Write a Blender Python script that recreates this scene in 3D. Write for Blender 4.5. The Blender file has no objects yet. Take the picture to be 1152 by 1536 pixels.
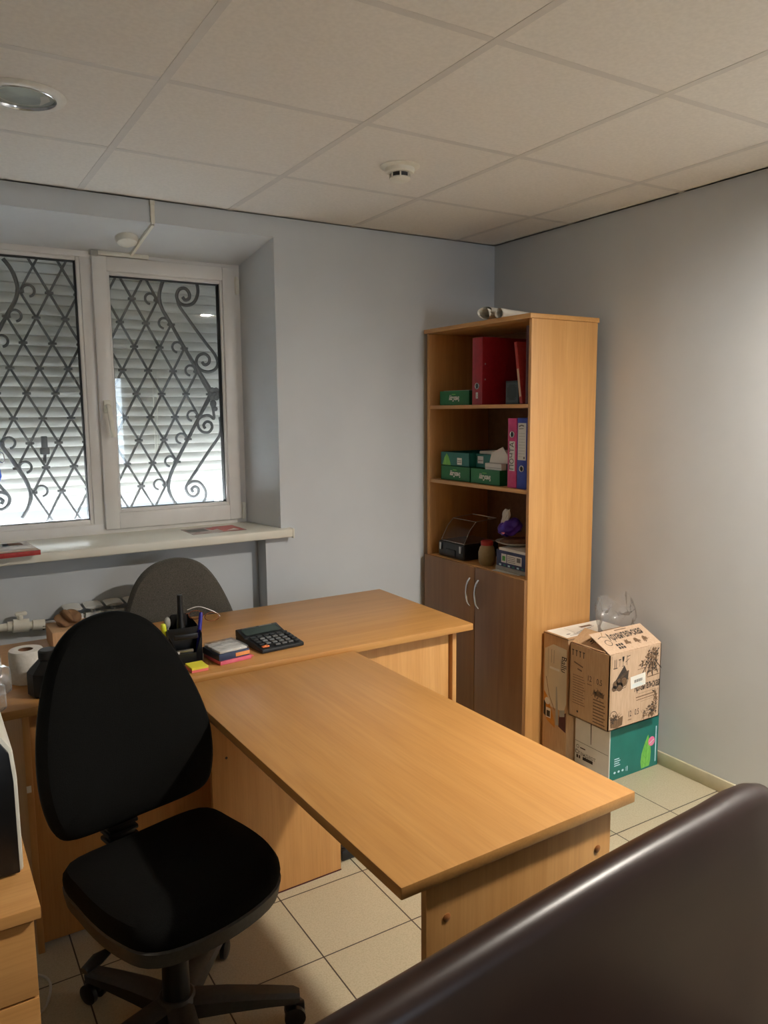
import bpy, bmesh, math, random
from mathutils import Matrix, Vector

random.seed(7)
scene = bpy.context.scene
C = scene.collection
PI = math.pi
FZ = 0.01            # floor level
CEIL = 2.391
XR, YW = 2.685, 3.24 # right wall, window wall
XL, YB = -2.60, -2.60

# ------------------------------------------------------------------ materials
def lin(c):
    return tuple((x / 12.92 if x <= 0.04045 else ((x + 0.055) / 1.055) ** 2.4) for x in c)
def rgb(r, g, b):
    return lin((r / 255, g / 255, b / 255)) + (1,)

def base_mat(name, col, rough=0.5, metal=0.0, spec=0.5, coat=0.0, sheen=0.0):
    m = bpy.data.materials.new(name); m.use_nodes = True
    nt = m.node_tree; b = nt.nodes['Principled BSDF']
    b.inputs['Base Color'].default_value = col
    b.inputs['Roughness'].default_value = rough
    b.inputs['Metallic'].default_value = metal
    b.inputs['Specular IOR Level'].default_value = spec
    b.inputs['Coat Weight'].default_value = coat
    b.inputs['Sheen Weight'].default_value = sheen
    return m, nt, b

def speck(name, c1, c2, scale=60, rough=0.5, bump=0.0, stretch=(1, 1, 1), metal=0.0, spec=0.5, detail=4, coat=0, sheen=0, bdist=0.002, lo=0.35, hi=0.65, bscale=None):
    """Procedural noise mix of two colours with an optional bump."""
    m, nt, b = base_mat(name, c1, rough, metal, spec, coat, sheen)
    tc = nt.nodes.new('ShaderNodeTexCoord'); mp = nt.nodes.new('ShaderNodeMapping')
    mp.inputs['Scale'].default_value = stretch
    nz = nt.nodes.new('ShaderNodeTexNoise'); nz.inputs['Scale'].default_value = scale; nz.inputs['Detail'].default_value = detail
    cr = nt.nodes.new('ShaderNodeValToRGB')
    cr.color_ramp.elements[0].position = lo; cr.color_ramp.elements[0].color = c1
    cr.color_ramp.elements[1].position = hi; cr.color_ramp.elements[1].color = c2
    L = nt.links.new
    L(tc.outputs['Object'], mp.inputs['Vector']); L(mp.outputs['Vector'], nz.inputs['Vector'])
    L(nz.outputs['Fac'], cr.inputs['Fac']); L(cr.outputs['Color'], b.inputs['Base Color'])
    if bump:
        src = nz
        if bscale:
            src = nt.nodes.new('ShaderNodeTexNoise'); src.inputs['Scale'].default_value = bscale; src.inputs['Detail'].default_value = 3
            L(tc.outputs['Object'], src.inputs['Vector'])
        bp = nt.nodes.new('ShaderNodeBump'); bp.inputs['Strength'].default_value = bump; bp.inputs['Distance'].default_value = bdist
        L(src.outputs['Fac'], bp.inputs['Height']); L(bp.outputs['Normal'], b.inputs['Normal'])
    return m

def wood(name, axis, c1, c2, rough=0.36, spec=0.5):
    st = {'x': (0.9, 16, 16), 'y': (16, 0.9, 16), 'z': (16, 16, 0.9)}[axis]
    m, nt, b = base_mat(name, c1, rough, 0, spec)
    L = nt.links.new
    tc = nt.nodes.new('ShaderNodeTexCoord')
    mp = nt.nodes.new('ShaderNodeMapping'); mp.inputs['Scale'].default_value = st
    n1 = nt.nodes.new('ShaderNodeTexNoise'); n1.inputs['Scale'].default_value = 1.6; n1.inputs['Detail'].default_value = 4; n1.inputs['Distortion'].default_value = 0.6
    mp2 = nt.nodes.new('ShaderNodeMapping'); mp2.inputs['Scale'].default_value = tuple(s * (6 if s > 2 else 4) for s in st)
    n2 = nt.nodes.new('ShaderNodeTexNoise'); n2.inputs['Scale'].default_value = 2.0; n2.inputs['Detail'].default_value = 3
    L(tc.outputs['Object'], mp.inputs['Vector']); L(mp.outputs['Vector'], n1.inputs['Vector'])
    L(tc.outputs['Object'], mp2.inputs['Vector']); L(mp2.outputs['Vector'], n2.inputs['Vector'])
    cr = nt.nodes.new('ShaderNodeValToRGB')
    cr.color_ramp.elements[0].position = 0.36; cr.color_ramp.elements[0].color = c1
    cr.color_ramp.elements[1].position = 0.66; cr.color_ramp.elements[1].color = c2
    mx = nt.nodes.new('ShaderNodeMix'); mx.data_type = 'RGBA'; mx.blend_type = 'MULTIPLY'; mx.inputs['Factor'].default_value = 0.55
    cr2 = nt.nodes.new('ShaderNodeValToRGB')
    cr2.color_ramp.elements[0].position = 0.36; cr2.color_ramp.elements[0].color = (0.88, 0.85, 0.81, 1)
    cr2.color_ramp.elements[1].position = 0.56; cr2.color_ramp.elements[1].color = (1, 1, 1, 1)
    L(n1.outputs['Fac'], cr.inputs['Fac']); L(n2.outputs['Fac'], cr2.inputs['Fac'])
    L(cr.outputs['Color'], mx.inputs['A']); L(cr2.outputs['Color'], mx.inputs['B'])
    L(mx.outputs['Result'], b.inputs['Base Color'])
    return m

W1, W2 = rgb(198, 146, 86), rgb(208, 157, 97)
M = {}
M['wood_x'] = wood('beech laminate along x', 'x', W1, W2)
M['wood_y'] = wood('beech laminate along y', 'y', W1, W2)
M['wood_z'] = wood('beech laminate upright', 'z', W1, W2, 0.42)
D1_, D2_ = rgb(186, 134, 74), rgb(196, 145, 84)
M['desk_x'] = wood('desk laminate along x', 'x', D1_, D2_)
M['desk_y'] = wood('desk laminate along y', 'y', D1_, D2_)
M['wood_edge'] = wood('beech edge banding', 'x', rgb(206, 156, 104), rgb(218, 172, 120), 0.4)
M['hardboard'] = speck('brown hardboard back', rgb(120, 84, 50), rgb(132, 94, 58), 40, 0.6)
M['wall'] = speck('grey blue wall paint', rgb(200, 204, 208), rgb(205, 209, 213), 3, 0.62, 0.12, bscale=160, bdist=0.001)
M['ceil'] = speck('ceiling panel mineral fibre', rgb(224, 219, 212), rgb(231, 226, 219), 90, 0.9, 0.15, bdist=0.001)
M['bar'] = speck('painted ceiling bar', rgb(208, 203, 197), rgb(213, 208, 202), 20, 0.55)
M['pvc'] = speck('white window plastic', rgb(222, 218, 214), rgb(228, 225, 221), 8, 0.32)
M['sill'] = speck('white sill laminate', rgb(226, 222, 208), rgb(232, 229, 216), 6, 0.35)
M['plaster'] = speck('painted reveal plaster', rgb(202, 204, 206), rgb(208, 210, 211), 5, 0.7, 0.25, bscale=35, bdist=0.004)
M['rubber'] = speck('black gasket', rgb(14, 14, 14), rgb(20, 20, 20), 50, 0.6)
M['iron'] = speck('black painted iron', rgb(30, 30, 30), rgb(42, 41, 40), 70, 0.5, 0.2)
M['slat'] = speck('off white shutter slats', rgb(214, 212, 205), rgb(228, 226, 219), 8, 0.55, stretch=(1, 1, 8))
M['outsill'] = speck('white outer sill', rgb(225, 226, 228), rgb(235, 236, 238), 10, 0.5)
M['whitepl'] = speck('white plastic', rgb(226, 222, 208), rgb(232, 229, 217), 30, 0.4)
M['whitemet'] = speck('white enamel', rgb(224, 222, 214), rgb(231, 229, 222), 30, 0.3)
M['darkpl'] = speck('dark plastic', rgb(22, 22, 22), rgb(30, 30, 30), 60, 0.45)
M['blackpl'] = speck('black plastic', rgb(12, 12, 13), rgb(18, 18, 19), 60, 0.38)
M['greypl'] = speck('charcoal shell plastic', rgb(46, 44, 40), rgb(54, 52, 48), 120, 0.55, 0.2)
M['fabric_black'] = speck('black woven cloth', rgb(11, 11, 10), rgb(17, 17, 16), 420, 0.95, 0.4, detail=2, spec=0.1)
M['fabric_grey'] = speck('dark grey tweed', rgb(66, 63, 57), rgb(92, 88, 81), 380, 0.95, 0.4, detail=2, sheen=0.1, spec=0.2)
M['leather'] = speck('dark brown leatherette', rgb(34, 17, 11), rgb(39, 21, 14), 6, 0.34, 0.12, bscale=420, bdist=0.0005, spec=0.3)
M['chrome'] = speck('polished chrome', rgb(205, 205, 208), rgb(215, 215, 218), 20, 0.12, metal=1)
M['steel'] = speck('dull steel', rgb(170, 168, 165), rgb(182, 180, 177), 40, 0.35, metal=1)
M['green'] = speck('green printed card', rgb(22, 112, 60), rgb(30, 122, 68), 25, 0.5)
M['teal'] = speck('teal printed card', rgb(28, 112, 104), rgb(34, 120, 112), 12, 0.45)
M['whitecard'] = speck('white card', rgb(222, 220, 216), rgb(230, 228, 224), 14, 0.6)
M['paper'] = speck('white paper', rgb(232, 229, 220), rgb(238, 236, 228), 20, 0.7)
M['tissue'] = speck('white tissue paper', rgb(226, 222, 214), rgb(236, 233, 226), 120, 0.95, 0.4)
M['kraft'] = speck('brown corrugated card', rgb(190, 152, 112), rgb(200, 163, 124), 18, 0.75, 0.1, stretch=(8, 8, 1))
M['kraftpale'] = speck('pale corrugated card', rgb(198, 168, 140), rgb(208, 179, 152), 18, 0.75, 0.1, stretch=(6, 6, 1))
M['ink'] = speck('brown black print', rgb(52, 44, 40), rgb(66, 56, 50), 90, 0.7)
M['inkfaint'] = speck('faded brown print', rgb(112, 86, 62), rgb(122, 95, 70), 90, 0.75)
M['inkgrey'] = speck('grey print', rgb(110, 108, 106), rgb(125, 123, 120), 60, 0.7)
M['black'] = speck('black print', rgb(16, 16, 18), rgb(22, 22, 24), 60, 0.6)
M['ltgreen'] = speck('leaf green print', rgb(112, 192, 84), rgb(134, 206, 98), 30, 0.5, stretch=(4, 4, 0.5))
M['dkgreen'] = speck('leaf vein print', rgb(78, 164, 70), rgb(90, 174, 78), 30, 0.5)
M['pinkdot'] = speck('pink print', rgb(238, 120, 168), rgb(244, 134, 178), 30, 0.5)
M['cyan'] = speck('pale blue print', rgb(190, 226, 240), rgb(202, 234, 246), 30, 0.5)
M['red'] = speck('red binder board', rgb(150, 22, 36), rgb(162, 28, 42), 60, 0.45)
M['redbook'] = speck('red book cloth', rgb(164, 44, 40), rgb(178, 54, 48), 60, 0.55)
M['maroon'] = speck('maroon folder', rgb(70, 22, 26), rgb(80, 28, 32), 60, 0.55)
M['pink'] = speck('magenta binder board', rgb(196, 52, 112), rgb(206, 62, 122), 60, 0.45)
M['blue'] = speck('blue binder board', rgb(28, 52, 150), rgb(36, 62, 162), 60, 0.45)
M['purple'] = speck('violet foil wrapper', rgb(62, 28, 150), rgb(96, 60, 184), 9, 0.28, 0.5, bscale=30, bdist=0.01)
M['navy'] = speck('navy printed card', rgb(30, 40, 84), rgb(52, 64, 112), 14, 0.45)
M['tan'] = speck('straw coloured jar', rgb(150, 128, 86), rgb(166, 144, 100), 30, 0.4)
M['brown'] = speck('brown cloth', rgb(110, 76, 54), rgb(132, 94, 68), 40, 0.8, 0.3)
M['crumple'] = speck('brown wrapping paper', rgb(104, 74, 46), rgb(128, 94, 62), 20, 0.8, 0.5, bdist=0.006)
M['yellow'] = speck('yellow paper', rgb(232, 222, 60), rgb(238, 229, 76), 20, 0.6)
M['hilite'] = speck('yellow marker plastic', rgb(220, 226, 50), rgb(228, 233, 66), 20, 0.35)
M['coral'] = speck('coral paper', rgb(238, 116, 112), rgb(244, 128, 122), 20, 0.6)
M['rose'] = speck('pink paper pad', rgb(222, 104, 128), rgb(230, 118, 140), 60, 0.65)
M['orange'] = speck('orange paper', rgb(236, 150, 84), rgb(240, 160, 96), 20, 0.6)
M['orangekey'] = speck('orange key', rgb(232, 120, 62), rgb(238, 130, 72), 20, 0.45)
M['greykey'] = speck('grey key', rgb(96, 98, 98), rgb(106, 108, 108), 20, 0.5)
M['lcd'] = speck('calculator display', rgb(44, 58, 52), rgb(50, 64, 58), 20, 0.2)
M['calc'] = speck('calculator shell', rgb(24, 28, 31), rgb(32, 36, 39), 40, 0.4)
M['penblue'] = speck('blue pen plastic', rgb(34, 30, 140), rgb(42, 38, 152), 20, 0.35)
M['wirered'] = speck('bronze spectacle frame', rgb(150, 96, 70), rgb(166, 108, 80), 20, 0.25, metal=0.8)
M['smoke'] = speck('grey clipping', rgb(160, 158, 150), rgb(172, 170, 162), 20, 0.5)
M['basebd'] = speck('cream skirting', rgb(196, 188, 162), rgb(206, 198, 172), 12, 0.45)
M['flyer'] = speck('printed flyer', rgb(186, 176, 164), rgb(150, 110, 100), 18, 0.4, lo=0.4, hi=0.62)
M['magazine'] = speck('brown magazine cover', rgb(128, 104, 88), rgb(172, 150, 126), 22, 0.4)
M['redprint'] = speck('red print', rgb(176, 62, 56), rgb(190, 78, 70), 22, 0.45)
M['lampglass'] = speck('frosted lamp glass', rgb(150, 160, 156), rgb(172, 180, 176), 9, 0.25, lo=0.4, hi=0.6)
M['glassblue'] = speck('blue glass ornament', rgb(36, 72, 190), rgb(60, 100, 220), 30, 0.1)
M['cable'] = speck('white cable sheath', rgb(190, 188, 180), rgb(200, 198, 190), 20, 0.5)

def tile_mat():
    m, nt, b = base_mat('beige floor tile', rgb(176, 166, 140), 0.3)
    L = nt.links.new
    tc = nt.nodes.new('ShaderNodeTexCoord'); mp = nt.nodes.new('ShaderNodeMapping')
    mp.inputs['Location'].default_value = (-(1.190 - 0.2985 * 20), -(1.795 - 0.2985 * 20), 0)
    br = nt.nodes.new('ShaderNodeTexBrick'); br.offset = 0; br.squash = 1
    br.inputs['Scale'].default_value = 1; br.inputs['Mortar Size'].default_value = 0.0022; br.inputs['Mortar Smooth'].default_value = 0.1
    br.inputs['Brick Width'].default_value = 0.2985; br.inputs['Row Height'].default_value = 0.2985; br.inputs['Bias'].default_value = 0
    br.inputs['Color1'].default_value = rgb(182, 172, 146); br.inputs['Color2'].default_value = rgb(190, 180, 154)
    br.inputs['Mortar'].default_value = rgb(62, 52, 42)
    nz = nt.nodes.new('ShaderNodeTexNoise'); nz.inputs['Scale'].default_value = 220; nz.inputs['Detail'].default_value = 2
    cr = nt.nodes.new('ShaderNodeValToRGB'); cr.color_ramp.elements[0].position = 0.3; cr.color_ramp.elements[0].color = (0.84, 0.83, 0.8, 1)
    cr.color_ramp.elements[1].position = 0.6; cr.color_ramp.elements[1].color = (1, 1, 1, 1)
    mx = nt.nodes.new('ShaderNodeMix'); mx.data_type = 'RGBA'; mx.blend_type = 'MULTIPLY'; mx.inputs['Factor'].default_value = 1
    L(tc.outputs['Object'], mp.inputs['Vector']); L(mp.outputs['Vector'], br.inputs['Vector'])
    L(tc.outputs['Object'], nz.inputs['Vector']); L(nz.outputs['Fac'], cr.inputs['Fac'])
    L(br.outputs['Color'], mx.inputs['A']); L(cr.outputs['Color'], mx.inputs['B']); L(mx.outputs['Result'], b.inputs['Base Color'])
    bp = nt.nodes.new('ShaderNodeBump'); bp.invert = True; bp.inputs['Strength'].default_value = 0.6; bp.inputs['Distance'].default_value = 0.002
    L(br.outputs['Fac'], bp.inputs['Height']); L(bp.outputs['Normal'], b.inputs['Normal'])
    return m
M['tile'] = tile_mat()

def clear_mat(name, tint, refl_rough=0.02, ior=1.5, base=0.0, bump=0.0, bscale=30):
    """thin clear sheet: see-through with a Fresnel reflection"""
    m = bpy.data.materials.new(name); m.use_nodes = True
    nt = m.node_tree; nt.nodes.clear(); L = nt.links.new
    out = nt.nodes.new('ShaderNodeOutputMaterial')
    tr = nt.nodes.new('ShaderNodeBsdfTransparent'); tr.inputs['Color'].default_value = tint
    gl = nt.nodes.new('ShaderNodeBsdfGlossy'); gl.inputs['Roughness'].default_value = refl_rough
    mx = nt.nodes.new('ShaderNodeMixShader')
    fr = nt.nodes.new('ShaderNodeLayerWeight'); fr.inputs['Blend'].default_value = 0.5
    r0 = ((ior - 1) / (ior + 1)) ** 2 + base
    pw = nt.nodes.new('ShaderNodeMath'); pw.operation = 'POWER'; pw.inputs[1].default_value = 5
    ad = nt.nodes.new('ShaderNodeMath'); ad.operation = 'MULTIPLY_ADD'; ad.inputs[1].default_value = 1 - r0; ad.inputs[2].default_value = r0; ad.use_clamp = True
    L(fr.outputs['Facing'], pw.inputs[0]); L(pw.outputs['Value'], ad.inputs[0]); L(ad.outputs['Value'], mx.inputs['Fac'])
    L(tr.outputs['BSDF'], mx.inputs[1]); L(gl.outputs['BSDF'], mx.inputs[2]); L(mx.outputs['Shader'], out.inputs['Surface'])
    if bump:
        tc = nt.nodes.new('ShaderNodeTexCoord'); nz = nt.nodes.new('ShaderNodeTexNoise'); nz.inputs['Scale'].default_value = bscale; nz.inputs['Detail'].default_value = 4
        bp = nt.nodes.new('ShaderNodeBump'); bp.inputs['Strength'].default_value = bump; bp.inputs['Distance'].default_value = 0.02
        L(tc.outputs['Object'], nz.inputs['Vector']); L(nz.outputs['Fac'], bp.inputs['Height'])
        L(bp.outputs['Normal'], gl.inputs['Normal']); L(bp.outputs['Normal'], fr.inputs['Normal'])
    return m
def dust_or_sparkle(m, amount):
    nt = m.node_tree; L = nt.links.new; out = [n for n in nt.nodes if n.type == 'OUTPUT_MATERIAL'][0]
    src = out.inputs['Surface'].links[0].from_socket
    df = nt.nodes.new('ShaderNodeBsdfDiffuse'); df.inputs['Color'].default_value = (.6, .6, .58, 1)
    tl = nt.nodes.new('ShaderNodeBsdfTranslucent'); tl.inputs['Color'].default_value = (.7, .72, .75, 1)
    ad = nt.nodes.new('ShaderNodeMixShader'); ad.inputs['Fac'].default_value = .5; L(df.outputs[0], ad.inputs[1]); L(tl.outputs[0], ad.inputs[2])
    tc = nt.nodes.new('ShaderNodeTexCoord'); nz = nt.nodes.new('ShaderNodeTexNoise'); nz.inputs['Scale'].default_value = 3; nz.inputs['Detail'].default_value = 5
    ml = nt.nodes.new('ShaderNodeMath'); ml.operation = 'MULTIPLY'; ml.inputs[1].default_value = amount * 2
    L(tc.outputs['Object'], nz.inputs['Vector']); L(nz.outputs['Fac'], ml.inputs[0])
    mx = nt.nodes.new('ShaderNodeMixShader'); L(ml.outputs[0], mx.inputs['Fac']); L(src, mx.inputs[1]); L(ad.outputs[0], mx.inputs[2]); L(mx.outputs[0], out.inputs['Surface'])
M['pane'] = clear_mat('window glass', (0.93, 0.95, 0.94, 1), 0.015, 1.5, 0.0)
dust_or_sparkle(M['pane'], .07)
M['film'] = clear_mat('crinkled clear plastic', (0.985, 0.988, 0.99, 1), 0.2, 1.45, 0.09, 0.7, 34)
dust_or_sparkle(M['film'], .08)  # pale veil mixed into the film for its white sparkle
M['acrylic'] = clear_mat('clear plastic lid', (0.94, 0.92, 0.9, 1), 0.12, 1.3, 0.0)

def emit_mat(name, col, strength):
    m = bpy.data.materials.new(name); m.use_nodes = True
    b = m.node_tree.nodes['Principled BSDF']
    b.inputs['Base Color'].default_value = (0.8, 0.8, 0.8, 1)
    b.inputs['Emission Color'].default_value = col; b.inputs['Emission Strength'].default_value = strength
    return m
M['lampon'] = emit_mat('lit lamp glass', (1, 0.925, 0.82, 1), 520)

# ------------------------------------------------------------------ mesh builder
def frame(o, x, y):
    x = Vector(x).normalized(); y = Vector(y).normalized(); z = x.cross(y)
    m = Matrix((x, y, z)).transposed().to_4x4(); m.translation = Vector(o); return m
def face_negx(x, y, z): return frame((x, y, z), (0, -1, 0), (0, 0, 1))   # on a face looking towards -X, u runs to -Y
def face_negy(x, y, z): return frame((x, y, z), (1, 0, 0), (0, 0, 1))
def face_up(x, y, z, a=0): return frame((x, y, z), (math.cos(a), math.sin(a), 0), (-math.sin(a), math.cos(a), 0))

class MB:
    def __init__(s): s.bm = bmesh.new(); s.mats = []
    def mi(s, m):
        m = M[m] if isinstance(m, str) else m
        if m not in s.mats: s.mats.append(m)
        return s.mats.index(m)
    def merge(s, t, m, mat=None, smooth=False):
        i = s.mi(m); vm = {}
        for v in t.verts: vm[v] = s.bm.verts.new(mat @ v.co if mat else v.co)
        for f in t.faces:
            try: nf = s.bm.faces.new([vm[v] for v in f.verts])
            except ValueError: continue
            nf.material_index = i; nf.smooth = smooth
        t.free(); return s
    def box(s, x0, x1, y0, y1, z0, z1, m, bev=0.0, mat=None, seg=2):
        t = bmesh.new(); bmesh.ops.create_cube(t, size=1)
        for v in t.verts: v.co = Vector(((x0 + x1) / 2 + v.co.x * (x1 - x0), (y0 + y1) / 2 + v.co.y * (y1 - y0), (z0 + z1) / 2 + v.co.z * (z1 - z0)))
        if bev: bmesh.ops.bevel(t, geom=t.edges[:], offset=bev, segments=seg, profile=0.5, affect='EDGES')
        return s.merge(t, m, mat)
    def prism(s, pts, d, m, mat=None, bev=0.0):
        """outline in local xy, extruded 0..d along local z"""
        t = bmesh.new()
        a = [t.verts.new((p[0], p[1], 0)) for p in pts]; b = [t.verts.new((p[0], p[1], d)) for p in pts]
        n = len(pts); t.faces.new(a[::-1]); t.faces.new(b)
        for i in range(n): t.faces.new((a[i], a[(i + 1) % n], b[(i + 1) % n], b[i]))
        bmesh.ops.recalc_face_normals(t, faces=t.faces[:])
        if bev: bmesh.ops.bevel(t, geom=t.edges[:], offset=bev, segments=2, profile=0.5, affect='EDGES')
        return s.merge(t, m, mat)
    def lathe(s, prof, m, mat=None, seg=28, cap=True):
        t = bmesh.new(); rings = []
        for r, z in prof:
            rings.append([t.verts.new((r * math.cos(2 * PI * k / seg), r * math.sin(2 * PI * k / seg), z)) for k in range(seg)])
        for a, b in zip(rings, rings[1:]):
            for k in range(seg): t.faces.new((a[k], a[(k + 1) % seg], b[(k + 1) % seg], b[k]))
        if cap:
            if prof[0][0] > 1e-5: t.faces.new(rings[0][::-1])
            if prof[-1][0] > 1e-5: t.faces.new(rings[-1])
        bmesh.ops.remove_doubles(t, verts=t.verts[:], dist=1e-6)
        bmesh.ops.recalc_face_normals(t, faces=t.faces[:])
        return s.merge(t, m, mat, True)
    def tube(s, pts, r, m, seg=8, closed=False, mat=None, flat=None):
        """round (or seg-sided) bar along a path; r may be a list; flat=(ra,rb) gives an oval section"""
        P = [Vector(p) for p in pts]; n = len(P); t = bmesh.new(); rings = []
        R = r if isinstance(r, (list, tuple)) else [r] * n
        up = None
        for i in range(n):
            a = P[(i - 1) % n] if (closed or i > 0) else P[i]; b = P[(i + 1) % n] if (closed or i < n - 1) else P[i]
            d = (b - a).normalized()
            if up is None:
                up = Vector((0, 0, 1)) if abs(d.z) < 0.9 else Vector((0, 1, 0))
            up = (up - d * up.dot(d))
            if up.length < 1e-6: up = d.orthogonal()
            up.normalize(); sd = d.cross(up)
            ra, rb = (R[i] * flat[0], R[i] * flat[1]) if flat else (R[i], R[i])
            ph = PI / 4 if seg == 4 else 0
            rings.append([t.verts.new(P[i] + sd * math.cos(2 * PI * k / seg + ph) * ra + up * math.sin(2 * PI * k / seg + ph) * rb) for k in range(seg)])
        m2 = n if closed else n - 1
        for i in range(m2):
            a, b = rings[i], rings[(i + 1) % n]
            for k in range(seg): t.faces.new((a[k], a[(k + 1) % seg], b[(k + 1) % seg], b[k]))
        if not closed: t.faces.new(rings[0][::-1]); t.faces.new(rings[-1])
        bmesh.ops.recalc_face_normals(t, faces=t.faces[:])
        return s.merge(t, m, mat, seg > 4)
    def pad(s, outline, rings, m, mat=None, bend=None):
        """cushion: the outline scaled/offset through (scale, z) rings, closed at both ends"""
        t = bmesh.new(); RR = []
        for sc, z in rings:
            row = []
            for x, y in outline:
                p = Vector((x * sc, y * sc, z))
                if bend: p = bend(p)
                row.append(t.verts.new(p))
            RR.append(row)
        n = len(outline)
        for a, b in zip(RR, RR[1:]):
            for k in range(n): t.faces.new((a[k], a[(k + 1) % n], b[(k + 1) % n], b[k]))
        t.faces.new(RR[0][::-1]); t.faces.new(RR[-1])
        bmesh.ops.recalc_face_normals(t, faces=t.faces[:])
        return s.merge(t, m, mat, True)
    def ball(s, c, r, m, mat=None, sub=3, noise=0.0, seed=0, squash=(1, 1, 1)):
        t = bmesh.new(); bmesh.ops.create_icosphere(t, subdivisions=sub, radius=1); rnd = random.Random(seed)
        ph = [(Vector((rnd.uniform(-1, 1), rnd.uniform(-1, 1), rnd.uniform(-1, 1))).normalized() * rnd.uniform(3, 9), rnd.uniform(0, 6)) for _ in range(7)]
        for v in t.verts:
            k = 1 + noise * sum(math.sin(v.co.dot(q) + f) for q, f in ph) / 3
            v.co = Vector((c[0] + v.co.x * r * squash[0] * k, c[1] + v.co.y * r * squash[1] * k, c[2] + v.co.z * r * squash[2] * k))
        return s.merge(t, m, mat, True)
    # flat print on a face: F is a frame whose z is the outward normal
    def poly(s, F, pts, m, lift=0.0006):
        t = bmesh.new(); t.faces.new([t.verts.new((x, y, lift)) for x, y in pts]); return s.merge(t, m, F)
    def quad(s, F, x0, x1, y0, y1, m, lift=0.0006): return s.poly(F, [(x0, y0), (x1, y0), (x1, y1), (x0, y1)], m, lift)
    def disc(s, F, x, y, r, m, lift=0.0006, n=20, ry=None): return s.poly(F, [(x + r * math.cos(2 * PI * k / n), y + (ry or r) * math.sin(2 * PI * k / n)) for k in range(n)], m, lift)
    def stroke(s, F, pts, w, m, lift=0.0006):
        for (xa, ya), (xb, yb) in zip(pts, pts[1:]):
            d = math.hypot(xb - xa, yb - ya)
            if d < 1e-6: continue
            nx, ny = -(yb - ya) / d * w / 2, (xb - xa) / d * w / 2
            s.poly(F, [(xa - nx, ya - ny), (xb - nx, yb - ny), (xb + nx, yb + ny), (xa + nx, ya + ny)], m, lift)
        return s
    def ring(s, F, x, y, r, w, m, lift=0.0006, a0=0, a1=2 * PI, n=20):
        return s.stroke(F, [(x + r * math.cos(a0 + (a1 - a0) * k / n), y + r * math.sin(a0 + (a1 - a0) * k / n)) for k in range(n + 1)], w, m, lift)
    def leaf(s, F, x, y, L, w, a, m, lift=0.0006):
        ca, sa = math.cos(a), math.sin(a); pts = []
        for t_, q in ((0, 0), (.25, .8), (.5, 1), (.75, .7), (1, 0), (.75, -.7), (.5, -1), (.25, -.8)):
            u, v = t_ * L, q * w / 2; pts.append((x + u * ca - v * sa, y + u * sa + v * ca))
        return s.poly(F, pts, m, lift)
    def text(s, F, body, size, x, y, m, rot=0.0, sx=1.0, align='CENTER', lift=0.0008, bold=0.0):
        c = bpy.data.curves.new('txt', 'FONT'); c.body = body; c.size = size; c.align_x = align; c.align_y = 'CENTER'; c.resolution_u = 3; c.offset = bold
        o = bpy.data.objects.new('txt', c); C.objects.link(o); bpy.context.view_layer.update()
        me = bpy.data.meshes.new_from_object(o.evaluated_get(bpy.context.evaluated_depsgraph_get()))
        bpy.data.objects.remove(o); bpy.data.curves.remove(c)
        t = bmesh.new(); t.from_mesh(me); bpy.data.meshes.remove(me)
        X = F @ Matrix.Translation((x, y, lift)) @ Matrix.Rotation(rot, 4, 'Z') @ Matrix.Diagonal((sx, 1, 1, 1))
        return s.merge(t, m, X)
    def build(s, name, parent=None, world=True, smooth=True, angle=35):
        if parent is not None and world: s.bm.transform(parent_inv(parent))
        me = bpy.data.meshes.new(name); s.bm.normal_update(); s.bm.to_mesh(me); s.bm.free()
        for m in s.mats: me.materials.append(m)
        if smooth:
            for p in me.polygons: p.use_smooth = True
            me.set_sharp_from_angle(angle=math.radians(angle))
        o = bpy.data.objects.new(name, me); C.objects.link(o)
        if parent is not None: o.parent = parent
        return o

def rect_frame(b, x0, x1, z0, z1, wl, wr_, wb, wt, y0, y1, m, bev=.004):
    b.box(x0, x0 + wl, y0, y1, z0, z1, m, bev); b.box(x1 - wr_, x1, y0, y1, z0, z1, m, bev)
    b.box(x0 + wl - .002, x1 - wr_ + .002, y0, y1, z0, z0 + wb, m, bev); b.box(x0 + wl - .002, x1 - wr_ + .002, y0, y1, z1 - wt, z1, m, bev)

def local_m(o):
    return Matrix.Translation(o.location) @ o.rotation_euler.to_matrix().to_4x4()
def parent_inv(o):
    m = local_m(o)
    while o.parent: o = o.parent; m = local_m(o) @ m
    return m.inverted()

def tag(o, label=None, cat=None, group=None, kind=None):
    if label: o['label'] = label
    if cat: o['category'] = cat
    if group: o['group'] = group
    if kind: o['kind'] = kind
    return o
def thing(name, label, cat, loc=(0, 0, 0), rz=0, group=None):
    o = bpy.data.objects.new(name, None); C.objects.link(o); o.empty_display_size = 0.05
    o.location = loc; o.rotation_euler = (0, 0, rz); return tag(o, label, cat, group)
def struct(o, label=None, cat=None): return tag(o, label, cat, None, 'structure')

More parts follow.
